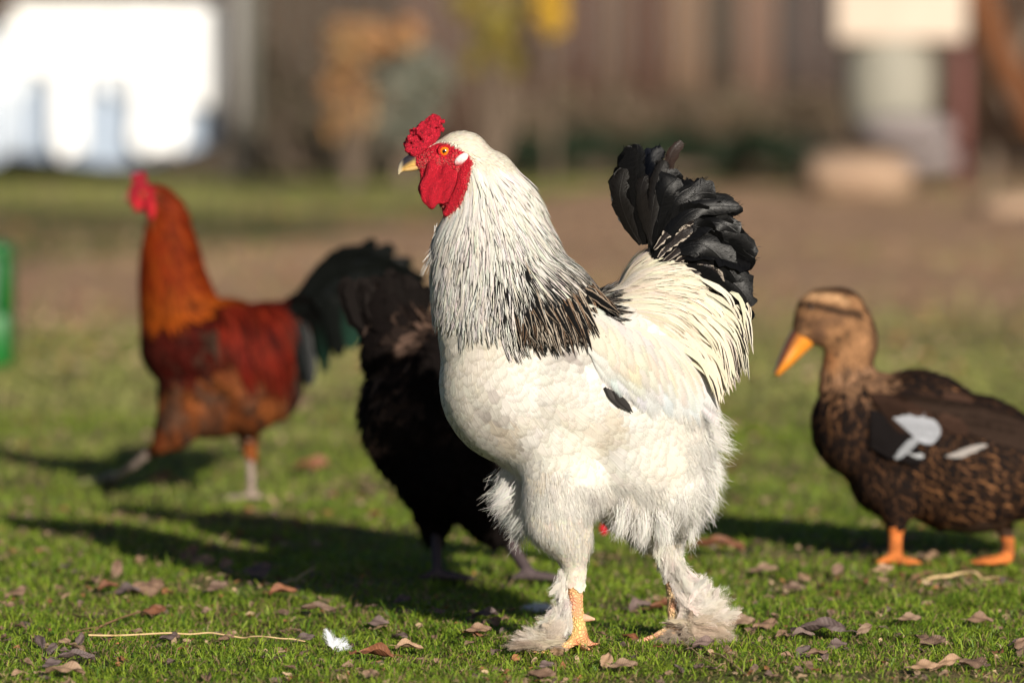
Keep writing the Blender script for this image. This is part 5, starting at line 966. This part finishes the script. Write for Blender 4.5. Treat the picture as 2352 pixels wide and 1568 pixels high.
def build_duck():
    Y = 1.4; s = mpp(Y); O = np.array((*Gp(2170, 1295)[:2], 0.0)); X = lambda px, py, y=0.0: Wp(px, py, Y) + np.array((0, y, 0))
    root = thing('duck', 'dark brown duck with orange bill, white wing patch and orange legs on the right', 'duck', O)
    mb = MB(); E = lambda px, py, rx, rz, ry, y=0.0, rot=0.0: mb.ell(X(px, py, y), (rx * s, ry, rz * s), rot)
    E(1985, 975, 120, 125, 0.08); E(2100, 1005, 165, 155, .095); E(2220, 1065, 190, 160, .1, 0, .15); E(2350, 1080, 150, 115, .085, 0, .15); E(2460, 1050, 90, 60, .05, 0, -.2); E(2060, 1090, 110, 100, .08)
    mb.tube([X(2000, 960), X(1955, 890), X(1948, 830), X(1960, 785), X(1950, 750)], np.array((100, 74, 58, 58, 58)) * s, (.06, .043, .036, .036, .033)); E(1893, 728, 70, 68, .034); E(1925, 712, 64, 54, .031); E(1850, 755, 32, 34, .022); E(1952, 752, 58, 60, .031)
    f1 = Gp(2050, 1297); f2 = Gp(2300, 1297)
    mb.tube([X(2055, 1150, -.03), X(2056, 1200, -.03)], np.array((50, 24)) * s); mb.tube([X(2056, 1195, -.03), X(2054, 1240, -.03), f1 + np.array((.004, 0, .012))], [.0145, .012, .0135])
    mb.tube([X(2300, 1180, .04), X(2312, 1215, .04)], np.array((50, 22)) * s); mb.tube([X(2312, 1215, .04), X(2320, 1255, .04), f2 + np.array((.008, 0, .012))], [.0145, .012, .0125])
    for f_, dx in ((f1, .4), (f2, 2.9)):
        toes(mb, f_, 0.0, ((dx - .5, 1), (dx, 1.1), (dx + .5, 1)) if dx > 1 else ((3.6, .6), (3.14, .6), (-.3, 1), (-.9, .9)), 0.05, 0.0065); mb.ell(f_ + np.array((math.cos(dx) * .022, math.sin(dx) * .022 - .01, .006)), (.024, .02, .006))
    V, Q = remesh(mb, 0.0045, 12, lambda V: np.where(proj(V, Y)[1] > 1205, 0.2, 1.0)); B = Body(V, Q, Y); px, py = proj(V, Y)
    col = np.tile((0.05, 0.03, 0.02), (len(V), 1)); lg = ((abs(px - 2055) < 34) & (py > 1192)) | ((abs(px - 2308) < 60) & (py > 1236)) | (V[:, 2] < .03); col[lg] = (0.66, 0.20, 0.05)
    link('body', mesh_np('body', V, Q, None, col), M_skin, root, O)
    flow = make_flow([(1840, 700, .6, -1), (1880, 670, 1, -.3), (1960, 670, 1, .3), (2010, 740, .4, 1), (2000, 830, .1, 1), (1920, 800, .2, 1), (1870, 770, .9, .4), (1900, 900, .1, 1), (1880, 1000, .5, 1), (2000, 1100, .9, .5), (2100, 880, 1, .25), (2200, 950, 1, .35), (2300, 1000, 1, .3), (2200, 1150, 1, .1), (2350, 1150, 1, -.25), (2460, 1050, 1, -.3), (2060, 980, 1, .4)], Y)
    P, Nn = B.sample(3600, lambda px, py, P, n: ((py > 800) & ((px > 2020) | (py > 830)) & (P[:, 2] > .07) & ~((abs(px - 2055) < 30) & (py > 1205)) & ~((abs(px - 2310) < 55) & (py > 1245))).astype(float)); px, py = proj(P, Y); n = len(P); K = 7
    C, Ns = drape(B, P, Nn, rng.uniform(.025, .045, n) * np.where(py < 900, .7, 1), K, flow, .001, rng.uniform(.003, .006, n), .85, .3, .06)
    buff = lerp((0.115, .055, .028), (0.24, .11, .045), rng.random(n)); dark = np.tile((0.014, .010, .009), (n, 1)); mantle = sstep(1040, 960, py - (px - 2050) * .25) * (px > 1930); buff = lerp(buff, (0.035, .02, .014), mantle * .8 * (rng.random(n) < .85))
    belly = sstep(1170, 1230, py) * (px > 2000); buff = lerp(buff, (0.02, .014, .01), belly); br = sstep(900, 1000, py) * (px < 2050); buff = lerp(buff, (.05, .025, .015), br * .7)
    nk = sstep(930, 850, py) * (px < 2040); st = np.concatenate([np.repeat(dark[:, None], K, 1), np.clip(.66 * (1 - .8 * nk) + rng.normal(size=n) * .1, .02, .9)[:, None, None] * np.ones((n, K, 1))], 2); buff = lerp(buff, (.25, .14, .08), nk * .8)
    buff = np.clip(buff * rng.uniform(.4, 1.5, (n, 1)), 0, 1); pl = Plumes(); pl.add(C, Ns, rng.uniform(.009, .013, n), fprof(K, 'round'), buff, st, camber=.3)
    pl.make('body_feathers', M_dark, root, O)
    # head plumage: tan cheeks, dark crown, dark eye stripe
    P, Nn = B.sample(5200, lambda px, py, P, n: ((py < 900) & (px < 2040) & ~((px < 1852) & (py > 765))).astype(float)); px, py = proj(P, Y); n = len(P)
    C, Ns = drape(B, P, Nn, .012, 4, flow, .0004, .0016, .9, .2, .1); c = np.tile((0.30, .155, .075), (n, 1)); crown = np.maximum(sstep(.5, .85, Nn[:, 2] * (py < 760)), sstep(.45, .8, Nn[:, 0] * (px > 1900)) * .8) ; 
    c = lerp(c, (.05, .028, .018), crown); eyes = np.exp(-(((py - 708 - (px - 1860) * .06) / 10) ** 2)) * (px < 1975) * (px > 1828); c = lerp(c, (.025, .016, .012), np.clip(eyes, 0, .95)); brow = np.exp(-(((py - 683 - abs(px - 1880) * .12) / 9) ** 2)) * (px < 1935); c = lerp(c, (.46, .27, .14), np.clip(brow, 0, .9)); c = lerp(c, (.10, .055, .035), np.clip(np.exp(-(((py - 738 + (px - 1860) * .15) / 8) ** 2)) * (px < 1930), 0, .6)); c = c * (1 + .25 * nz(P, 60, 12))[:, None]
    c = lerp(c, (.13, .07, .045), np.clip(np.exp(-(((px - 1868) / 16) ** 2 + ((py - 762) / 20) ** 2)), 0, .8)); c = lerp(c, (.4, .17, .07), np.exp(-(((px - 1905) / 14) ** 2 + ((py - 815) / 22) ** 2)) * .7); c = lerp(c, (.17, .09, .05), sstep(1985, 2020, px) * .7); c = lerp(c, (.2, .11, .06), sstep(840, 880, py))
    hd = Plumes(); hd.add(C, Ns, .0022, fprof(4, 'round'), c * rng.uniform(.8, 1.2, (n, 1)), jitter=0); hd.make('head_feathers', M_dark, root, O)
    for sg in (-1, 1):
        wg = Plumes()
        def wp(px, py, off):
            a = X(px, py); h = B.bvh.ray_cast(Vector((a[0], Y + sg * .5, a[2])), Vector((0, -sg, 0)))[0]; return np.array((a[0], (h[1] if h is not None else Y + sg * .05) + sg * off, a[2]))
        def wf_(a, b_, w_, col, off, K=9):
            P_ = np.array([wp(a[0] + (b_[0] - a[0]) * u, a[1] + (b_[1] - a[1]) * u, off) for u in np.linspace(0, 1, K)]); wg.add(P_[None], norm(np.tile((0, sg, .25), (1, K, 1))), w_ * s, fprof(K, 'broad'), col, camber=.2, cols=5)
        for i in range(7): wf_((1990, 935 + i * 13), (2075 + i * 7, 985 + i * 10), 17, (.010, .008, .008), .012)
        for i in range(7): wf_((2044 + i * 7, 952 + i * 6), (2136 + 14 * math.sin(i * .5), 958 + i * 7), 13, np.array((.34, .35, .38)) * rng.uniform(.85, 1.08), .0140 + .0004 * i)
        for i in range(5): wf_((2112 - i * 6, 985 + i * 5), (2058 - i * 3, 1026 + i * 4), 9, np.array((.30, .31, .33)) * rng.uniform(.8, 1.05), .0145 + .0003 * i)
        pass
        wf_((2075, 1030), (2112, 1038), 6, (.36, .37, .38), .014)
        for i in range(3): wf_((2190 - i * 15, 1025 + i * 6), (2255 - i * 20, 1012 + i * 9), 6, (.34, .31, .29), .015)
        for i in range(9): wf_((2060 + i * 16, 900 + i * 9), (2330 + i * 14, 960 + i * 9), 17, np.array((.018, .011, .008)) * rng.uniform(.8, 2.2), .010 + .0008 * (9 - i), 11)
        for i in range(14): wf_((1990 + i * 14, 900 + (i % 4) * 18), (2060 + i * 14, 925 + (i % 4) * 20), 15, np.array((.03, .016, .011)) * rng.uniform(.5, 1.8), .0135)
        wg.make('wing', M_dark, root, O)
    tl = Plumes()
    for i in range(14): e = (2560 + rng.normal() * 12, 985 + i * 5); tl.add(quill([(2440, 1045), (2500, 1020 + i * 2), e], Y, (i - 7) * .006, 9)[None], norm(np.tile((.1, -.3, 1), (1, 9, 1))), 18 * s, fprof(9, 'broad'), (.04, .025, .018), camber=.1)
    tl.make('tail_feathers', M_dark, root, O)
    bk = MB(); bk.tube([X(1846, 772), X(1824, 800), X(1802, 832), X(1786, 855)], np.array((31, 25, 17, 9)) * s, (.017, .0155, .017, .014), seg=16, sub=5); V, Q, T = bk.arrays(); bx, by = proj(V, Y); d = ((bx - 1846) * .83 + (by - 772) * .56) * 1.0; top = ((bx - 1834) * -.84 + (by - 786) * -.54)
    u_ = (bx - 1846) * -.62 + (by - 772) * .78; off_ = (bx - 1846) * .78 + (by - 772) * .62; of2 = (bx - 1846) * -.81 + (by - 772) * -.586; al = ((bx - 1846) * -.586 + (by - 772) * .81) / 102; cc = lerp((.68, .24, .025), (.11, .04, .025), sstep(.1, .65, of2 / (31 - 22 * np.clip(al, 0, 1)))); link('bill', mesh_np('bill', V, Q, T, cc), M_beak, root, O, label='orange bill with a dark ridge')
    eye_obj(B, root, O, 1862, 706, -1, .0052, (.012, .008, .006), Y, (.05, .03, .02)); eye_obj(B, root, O, 1862, 706, 1, .0052, (.012, .008, .006), Y, (.05, .03, .02))
build_duck()

# ================================================================== THE FAR SIDE OF THE YARD
def XY(px, d): return (px - 1176) / FPX * d
def at(px, py, d): w_ = Wp(px, py, d - 8.0); return w_
def cloth(name, x0p, x1p, topp, botp, d, colr, label, folds=6, amp=0.02, lean=0.0, seed=0, rough=0.7, curve=0.0, cat='sheet'):
    r = np.random.default_rng(seed); nu, nv = 60, 24; u = np.linspace(0, 1, nu); v = np.linspace(0, 1, nv); U, Vv = np.meshgrid(u, v)
    A = at(x0p, topp, d); Bq = at(x1p, botp, d); Xx = A[0] + (Bq[0] - A[0]) * U + lean * (1 - Vv) + curve * np.sin(Vv * 3.14); zt = A[2]; zb = max(Bq[2], 0.03)
    Zz = zt + (zb - zt) * Vv + 0.03 * np.sin(U * 9 + seed) * Vv + 0.11 * (2 * U - 1) ** 2 * Vv * (zt - zb > .5); f = amp * (0.4 + 0.8 * Vv) * (np.sin(U * folds * 2 * np.pi + r.uniform(0, 6)) + 0.4 * np.sin(U * folds * 4.3 * np.pi + r.uniform(0, 6) + Vv * 2)); Yy = d - 8 + f
    V = np.stack([Xx, Yy, Zz], -1).reshape(-1, 3); n = len(V); V = np.concatenate([V, V + np.array((0, .004, 0))]); i = np.arange(nv - 1)[:, None] * nu + np.arange(nu - 1)[None]; q = np.stack([i, i + nu, i + nu + 1, i + 1], -1).reshape(-1, 4)
    Q = np.concatenate([q, q[:, ::-1] + n]); m = noisy_mat(name, tuple(np.array(colr) * .94), colr, 3, rough, .2, .01); O = np.array((XY((x0p + x1p) / 2, d), d - 8, 0.0))
    return link(name, mesh_np(name, V, Q), m, origin=O, label=label, cat=cat)
cloth('hanging_sheet', 30, 330, 14, 170, 40.0, (.9, .89, .86), 'wide white sheet hanging along the top left', 5, .03, seed=1)
cloth('hanging_sheet', 118, 195, 100, 362, 39.95, (.9, .9, .9), 'narrow bright white sheet hanging down to the grass on the left', 2, .015, seed=2)
cloth('hanging_sheet', 298, 422, 30, 355, 39.92, (.9, .9, .9), 'long brilliant white sheet hanging above the red rooster head', 2, .015, lean=-.12, seed=3, curve=.08)
cloth('hanging_sheet', 415, 512, 14, 250, 39.97, (.88, .88, .88), 'white sheet hanging at the right end beside the grey post', 2, .03, seed=4)
cloth('hanging_sheet', 330, 450, 14, 130, 40.02, (.88, .87, .84), 'short white sheet tucked between two longer ones', 2, .03, seed=9)
cloth('hanging_sheet', 205, 300, 90, 215, 40.04, (.60, .63, .67), 'white sheet corner, its shade put in as grey, between the two long bright sheets', 2, .015, seed=11)  # greyer than the bright sheets: shade put into the cloth colour
cloth('hanging_sheet', -40, 70, 60, 240, 40.03, (.66, .69, .72), 'white sheet with shade put in as grey, hanging at the far left edge', 2, .015, seed=12, lean=.1)  # shaded copy of the white cloth, grey by colour alone
cloth('shaded_folds', -140, 505, 70, 372, 40.12, (.34, .40, .49), 'blue grey panel painted as the shaded folds of the white sheets', 9, .04, seed=5, cat='shaded_folds')  # bluish shade in the sheet folds, painted as a panel behind them
cloth('hanging_sheet', -150, 60, 190, 372, 40.05, (.50, .55, .62), 'white sheet low at the left edge, its shade put in as pale blue', 3, .05, seed=6)  # bluish colour paints the shaded folds at this edge
def tube_thing(name, label, cat, segs, m, loc):
    mb = MB()
    for (P, r) in segs: mb.tube(P, r, seg=12, sub=2, latvec=(0, 1, .01))
    V, Q, T = mb.arrays(); return link(name, mesh_np(name, V, Q, T), m, origin=loc, label=label, cat=cat)
M_rope = noisy_mat('rail_wood', (.12, .1, .085), (.22, .19, .16), 12, .8)
zt = at(0, 8, 40.2)[2]
tube_thing('clothes_rail', 'dark rail along the top from which the white sheets hang', 'rail', [([(XY(-400, 40.2), 32.2, zt + .03), (XY(540, 40.2), 32.2, zt + .03)], [.02, .02]), ([(XY(-398, 40.2), 32.2, -.02), (XY(-398, 40.2), 32.2, zt + .06)], [.035, .035])], M_rope, (XY(-400, 40.2), 32.2, 0))
def post(px0, px1, d, h, m, label, name='fence_post', cat='post', ribs=False):
    x0, x1 = XY(px0, d), XY(px1, d); mb = MB(); t = (x1 - x0) / 2; mb.box((x0, d - 8 - t * .6, -.03), (x1, d - 8 + t * .6, h)); mb.box((x0 - .01, d - 8 - t * .6 - .012, h + .001), (x1 + .01, d - 8 + t * .6 + .012, h + .03))
    V, Q, T = mb.arrays(); return link(name, mesh_np(name, V, Q, T, smooth=False), m, origin=((x0 + x1) / 2, d - 8, 0), label=label, cat=cat)
M_gpost = noisy_mat('grey_post', (.20, .185, .17), (.30, .28, .26), 8, .7, stretch=(4, 4, .4)); M_dpost = noisy_mat('dark_post', (.09, .085, .07), (.14, .135, .11), 8, .7, stretch=(4, 4, .4))
post(532, 560, 39.5, 1.9, M_gpost, 'pale grey square post at the right end of the sheets'); post(566, 592, 39.9, 1.9, M_dpost, 'darker greenish grey post right of the pale one')
# tall dark board fence across the back, its boards different in colour
def board_fence():
    d = 47.0; root = thing('board_fence', 'tall weathered board fence closing the far side of the yard', 'fence', (0, d - 8, 0))
    cols = [(-2600, -700, (.12, .09, .075)), (-700, 60, (.11, .075, .065)), (60, 600, (.095, .08, .07)), (600, 760, (.13, .105, .085)), (760, 920, (.12, .095, .08)), (920, 1060, (.20, .145, .13)), (1060, 1200, (.19, .14, .12)), (1200, 1330, (.18, .13, .115)), (1330, 1352, (.13, .055, .05)), (1352, 1440, (.22, .17, .15)), (1440, 1532, (.17, .11, .095)),
            (1532, 1617, (.33, .25, .20)), (1617, 1693, (.12, .10, .085)), (1693, 1784, (.31, .225, .195)), (1784, 1812, (.075, .07, .075)), (1812, 1930, (.15, .125, .13)), (1930, 2180, (.13, .10, .085)), (2180, 2400, (.10, .065, .045)), (2400, 5000, (.12, .09, .07))]
    rnd = random.Random(3)
    for (a, b_, c) in cols:
        m = noisy_mat('board', tuple(np.array(c) * np.array((.36, .30, .245))), tuple(np.array(c) * np.array((.60, .50, .41))), 6, .85, .5, .01, stretch=(3, 3, .25)); x = XY(a, d); xe = XY(b_, d); nb = max(1, round((xe - x) / .14)); wd = (xe - x) / nb
        for k in range(nb):
            mb = MB(); h = 2.1 + rnd.uniform(-.04, .04); yo = rnd.uniform(0, .012); mb.box((x + k * wd + .004, -.012 + yo, 0.12), (x + (k + 1) * wd - .004, .012 + yo, h)); V, Q, T = mb.arrays()
            o = link('board', mesh_np('board', V, Q, smooth=False), m, root)
            if k == 0: mm = m
    m = noisy_mat('rail', (.1, .08, .06), (.16, .13, .1), 6, .85)
    for z in (.5, 1.6): mb = MB(); mb.box((XY(-2600, d), .03, z), (XY(5000, d), .08, z + .08)); V, Q, T = mb.arrays(); link('rail', mesh_np('rail', V, Q, smooth=False), m, root)
board_fence()
# shrubs, small tree, hedge: trunk with limbs and leaf clumps
def leaf_cloud(centers, radii, n, size, cols, name, m, parent, O, squash=1.0):
    centers = np.array(centers, float); radii = np.array(radii, float); k = rng.integers(0, len(centers), n); d = norm(rng.normal(size=(n, 3))) * (rng.random((n, 1)) ** .45); C = centers[k] + d * radii[k][:, None] * np.array((1, 1, squash))
    a = norm(rng.normal(size=(n, 3))); b_ = norm(np.cross(a, rng.normal(size=(n, 3)))); L = size * rng.uniform(.6, 1.4, (n, 1)); W2 = L * .45
    V = np.stack([C - a * L, C + b_ * W2, C + a * L, C - b_ * W2], 1).reshape(-1, 3); Q = np.arange(n * 4).reshape(-1, 4); cc = np.array(cols, float)[rng.integers(0, len(cols), n)] * rng.uniform(.7, 1.3, (n, 1))
    return link(name, mesh_np(name, V, Q, None, np.repeat(cc, 4, 0), smooth=False), m, parent, O)
M_leafm = attr_mat('foliage', .6, 40, .1, .002)
M_bark = noisy_mat('bark', (.10, .07, .05), (.2, .15, .11), 20, .9, .8, .01, stretch=(2, 2, .4))
def shrub(name, label, cat, px, d, blobs, cols, n, size, stem_h, group=None):
    O = np.array((XY(px, d), d - 8, 0.0)); root = thing(name, label, cat, O, group); cs = []; rs = []; mb = MB()
    for (bx, by, r) in blobs: c = at(bx, by, d); rr = r * d / FPX; c = c + np.array((0, rng.normal() * rr * .5, 0)); cs.append(c); rs.append(rr); mb.tube([O + np.array((0, 0, -.02)), O * .5 + c * .5 - np.array((0, 0, .05)), c], [.03, .015, .006], seg=7, latvec=(0, 1, .1))
    V, Q, T = mb.arrays(); link('trunk', mesh_np('trunk', V, Q, T), M_bark, root, O); leaf_cloud(cs, rs, n, size, cols, 'crown', M_leafm, root, O)
shrub('shrub', 'shrub with orange autumn leaves in the middle distance', 'shrub', 805, 37.5, [(800, 100, 55), (790, 160, 38), (812, 210, 45), (812, 270, 45), (790, 290, 40), (850, 90, 45), (930, 85, 40), (770, 200, 30)], [(0.416, 0.192, 0.08), (0.368, 0.16, 0.064), (0.4, 0.264, 0.096), (0.32, 0.208, 0.112)], 2600, .035, .3)
shrub('shrub', 'pale grey green shrub right of the orange leaved shrub', 'shrub', 930, 38.0, [(900, 200, 60), (950, 150, 60), (970, 220, 60), (890, 290, 50), (940, 290, 45), (1010, 180, 40), (870, 150, 40)], [(0.168, 0.189, 0.147), (0.21, 0.224, 0.182), (0.14, 0.147, 0.105), (0.182, 0.154, 0.105)], 2600, .03, .3)
shrub('small_tree', 'small tree with yellow green leaves above the white rooster head', 'tree', 1130, 40.5, [(1060, 10, 30), (1110, 40, 34), (1150, 90, 45), (1180, 140, 40), (1165, 50, 40), (1262, 40, 38), (1262, -30, 45), (1190, 10, 30), (1120, -40, 50), (1200, -70, 60), (1100, 110, 24), (1090, 150, 22)], [(.30, .23, .03), (.26, .22, .05), (.18, .17, .035), (.33, .19, .03)], 3000, .03, .3)
shrub('yellow_shrub', 'bright yellow leaved branch beside the small tree', 'shrub', 1268, 40.0, [(1265, 30, 34), (1262, -10, 36), (1270, 55, 24)], [(.62, .38, .03), (.55, .34, .04)], 900, .035, .3)
shrub('hedge', 'low evergreen hedge with shadow put into its dark leaf colour in front of the far fence', 'hedge', 1500, 42.5, [(1190 + i * 42, 345 + 14 * math.sin(i * 1.3), 44) for i in range(17)] , [(.012, .028, .008), (.02, .035, .012), (.014, .02, .01)], 9000, .03, .2)  # near-black greens also paint the shadow under the hedge
shrub('hedge', 'short dark hedge put in for the shadow low behind the pale grey green shrub', 'hedge', 920, 42.3, [(850 + i * 32, 352, 38) for i in range(6)] , [(.02, .022, .012), (.03, .026, .015)], 2600, .03, .2)  # dark leaf clumps added to paint a band of shadow
shrub('dry_bush', 'wide dry brown bush along the foot of the fence', 'bush', 1560, 44.0, [(1180 + i * 48, 262 + 16 * math.sin(i * 2.1), 55) for i in range(17)], [(0.168, 0.119, 0.077), (0.133, 0.091, 0.059), (0.154, 0.126, 0.07), (0.112, 0.077, 0.056)], 9000, .035, .2)
shrub('dry_bush', 'dull brown bush behind the posts on the left', 'bush', 680, 44.0, [(600 + i * 42, 290 + 10 * math.sin(i * 2), 60) for i in range(6)] + [(640, 180, 60), (700, 200, 60), (620, 120, 50)], [(0.098, 0.073, 0.052), (0.077, 0.07, 0.035), (0.119, 0.084, 0.063)], 5000, .035, .2)
shrub('dry_bush', 'brown tangled bush along the ground under the sheets', 'bush', 250, 42.5, [(-60 + i * 52, 385 + 6 * math.sin(i * 2), 42) for i in range(13)], [(0.14, 0.105, 0.077), (0.105, 0.084, 0.056), (0.154, 0.119, 0.091)], 6000, .03, .2)
# stacked pale boxes, boulders and posts on the right
def rbox(name, px0, px1, py0, py1, d, depth, m, label, cat, parent=None, extra=None):
    A = at(px0, py1, d); Bq = at(px1, py0, d); z0 = max(A[2], -.02); mb = MB(); import bmesh
    bm = bmesh.new(); bmesh.ops.create_cube(bm, size=1.0)
    for v in bm.verts: v.co = ((A[0] + Bq[0]) / 2 + v.co.x * (Bq[0] - A[0]), d - 8 + v.co.y * depth, (z0 + Bq[2]) / 2 + v.co.z * (Bq[2] - z0))
    bmesh.ops.bevel(bm, geom=list(bm.edges), offset=.03, segments=3, affect='EDGES', profile=.6)
    if extra: extra(bm, A, Bq, z0)
    me = bpy.data.meshes.new(name); bm.to_mesh(me); bm.free(); me.update(); O = ((A[0] + Bq[0]) / 2, d - 8, z0)
    return link(name, me, m, parent, O if parent is None else None, label=label, cat=cat)
M_cream = noisy_mat('cream_paint', (.46, .37, .29), (.58, .48, .39), 2, .6, .1); M_sack = noisy_mat('grey_sack', (.19, .16, .155), (.26, .225, .22), 5, .9, .5, .02); M_drum = noisy_mat('drum', (.22, .21, .17), (.30, .28, .23), 4, .6, .1)
rbox('cream_box', 1912, 2212, -60, 95, 37.6, .6, M_cream, 'big cream box on top of the pale drum, upper right', 'box')
mb = MB(); cA = at(2050, 118, 37.6); zb = at(2050, 265, 37.6)[2]; mb.tube([(cA[0] - .02, 29.6, zb), (cA[0] - .02, 29.6, (zb + cA[2]) / 2), (cA[0] - .02, 29.6, cA[2])], [.29, .31, .29], seg=28, latvec=(0, 1, 0)); mb.tube([(cA[0] - .02, 29.6, cA[2] - .03), (cA[0] - .02, 29.6, cA[2] + .045)], [.2, .2], seg=28, latvec=(0, 1, 0)); V, Q, T = mb.arrays(); link('drum', mesh_np('drum', V, Q, T), M_drum, origin=(cA[0], 29.6, zb), label='pale grey green drum between the cream box and grey sacks', cat='drum')
def sack(name, px0, px1, py0, py1, d, m, label, cat, seed, depth=.35):
    A = at(px0, py1, d); Bq = at(px1, py0, d); c = (A + Bq) / 2; r = (Bq - A) / 2; mb = MB(); mb.ell((0, 0, 0), (1, 1, 1), n=26); V, Q, T = mb.arrays(); V = np.sign(V) * np.abs(V) ** .72
    V = V * (1 + .07 * nz(V, 1.7, seed))[:, None] * np.array((abs(r[0]), depth, abs(r[2]))) + c; return link(name, mesh_np(name, V, Q, T), m, origin=(c[0], c[1], A[2]), label=label, cat=cat)
sack('sack', 1965, 2190, 262, 340, 37.4, M_sack, 'grey mauve sack lying under the pale drum', 'sack', 3); sack('sack', 1990, 2200, 325, 405, 37.6, M_sack, 'lowest grey sack resting on the ground behind the boulder', 'sack', 4)
M_stone = noisy_mat('tan_stone', (.26, .17, .115), (.40, .28, .19), 5, .9, .8, .03)
sack('boulder', 1845, 2095, 345, 462, 35.2, M_stone, 'large rounded tan boulder on the bare earth at right', 'boulder', 7, .3); sack('boulder', 2235, 2420, 440, 520, 30.5, M_stone, 'low tan stone at the right edge of the bare earth', 'boulder', 8, .25)
M_rust = noisy_mat('rust', (.09, .035, .015), (.19, .075, .03), 6, .8); M_maroon = noisy_mat('maroon', (.13, .05, .045), (.20, .085, .075), 6, .7)
post(2192, 2222, 38.6, 1.0, M_maroon, 'short maroon post right of the pale drum')
tube_thing('leaning_beam', 'rusty beam leaning down to the right at the upper right edge', 'beam', [([at(2235, -60, 38.4), at(2290, 110, 38.4), at(2390, 300, 38.4)], [.10, .10, .09])], M_rust, at(2290, 300, 38.4))
tube_thing('leaning_beam', 'second rusty beam crossing behind the first at the right edge', 'beam', [([at(2370, 60, 38.9), at(2310, 200, 38.9), at(2270, 420, 38.9)], [.06, .06, .06])], M_bark, at(2290, 420, 38.9))
# green plastic crate at the left edge
def crate():
    d = 15.5; x1 = XY(26, d); x0 = x1 - .30; g = noisy_mat('green_plastic', (.004, .10, .012), (.006, .13, .018), 5, .4, .05); gr = noisy_mat('grey_panel', (.10, .15, .12), (.15, .19, .16), 5, .5, .1); h = .335
    root = thing('plastic_crate', 'bright green plastic bin cut by the left edge', 'bin', ((x0 + x1) / 2, d - 8, 0)); mb = MB()
    xs = (x0 + x1) / 2
    for (a, b_) in (((-.15, -.12, 0), (.15, .12, .15)), ((-.15, -.12, .15), (-.11, .12, .30)), ((.12, -.12, .15), (.15, .12, .30)), ((-.15, -.12, .30), (.15, .12, .335))): mb.box(np.array(a) + np.array((0, 0, .001)), np.array(b_))
    V, Q, T = mb.arrays(); V[:, 0] *= 1 + .0 * V[:, 2]; o = link('frame', mesh_np('frame', V, Q, smooth=False), g, root); bv = o.modifiers.new('b', 'BEVEL'); bv.width = .008; bv.segments = 2
    mb = MB(); mb.box((-.11, -.10, .151), (.12, .10, .299)); V, Q, T = mb.arrays(); link('panel', mesh_np('panel', V, Q, smooth=False), gr, root)
crate()
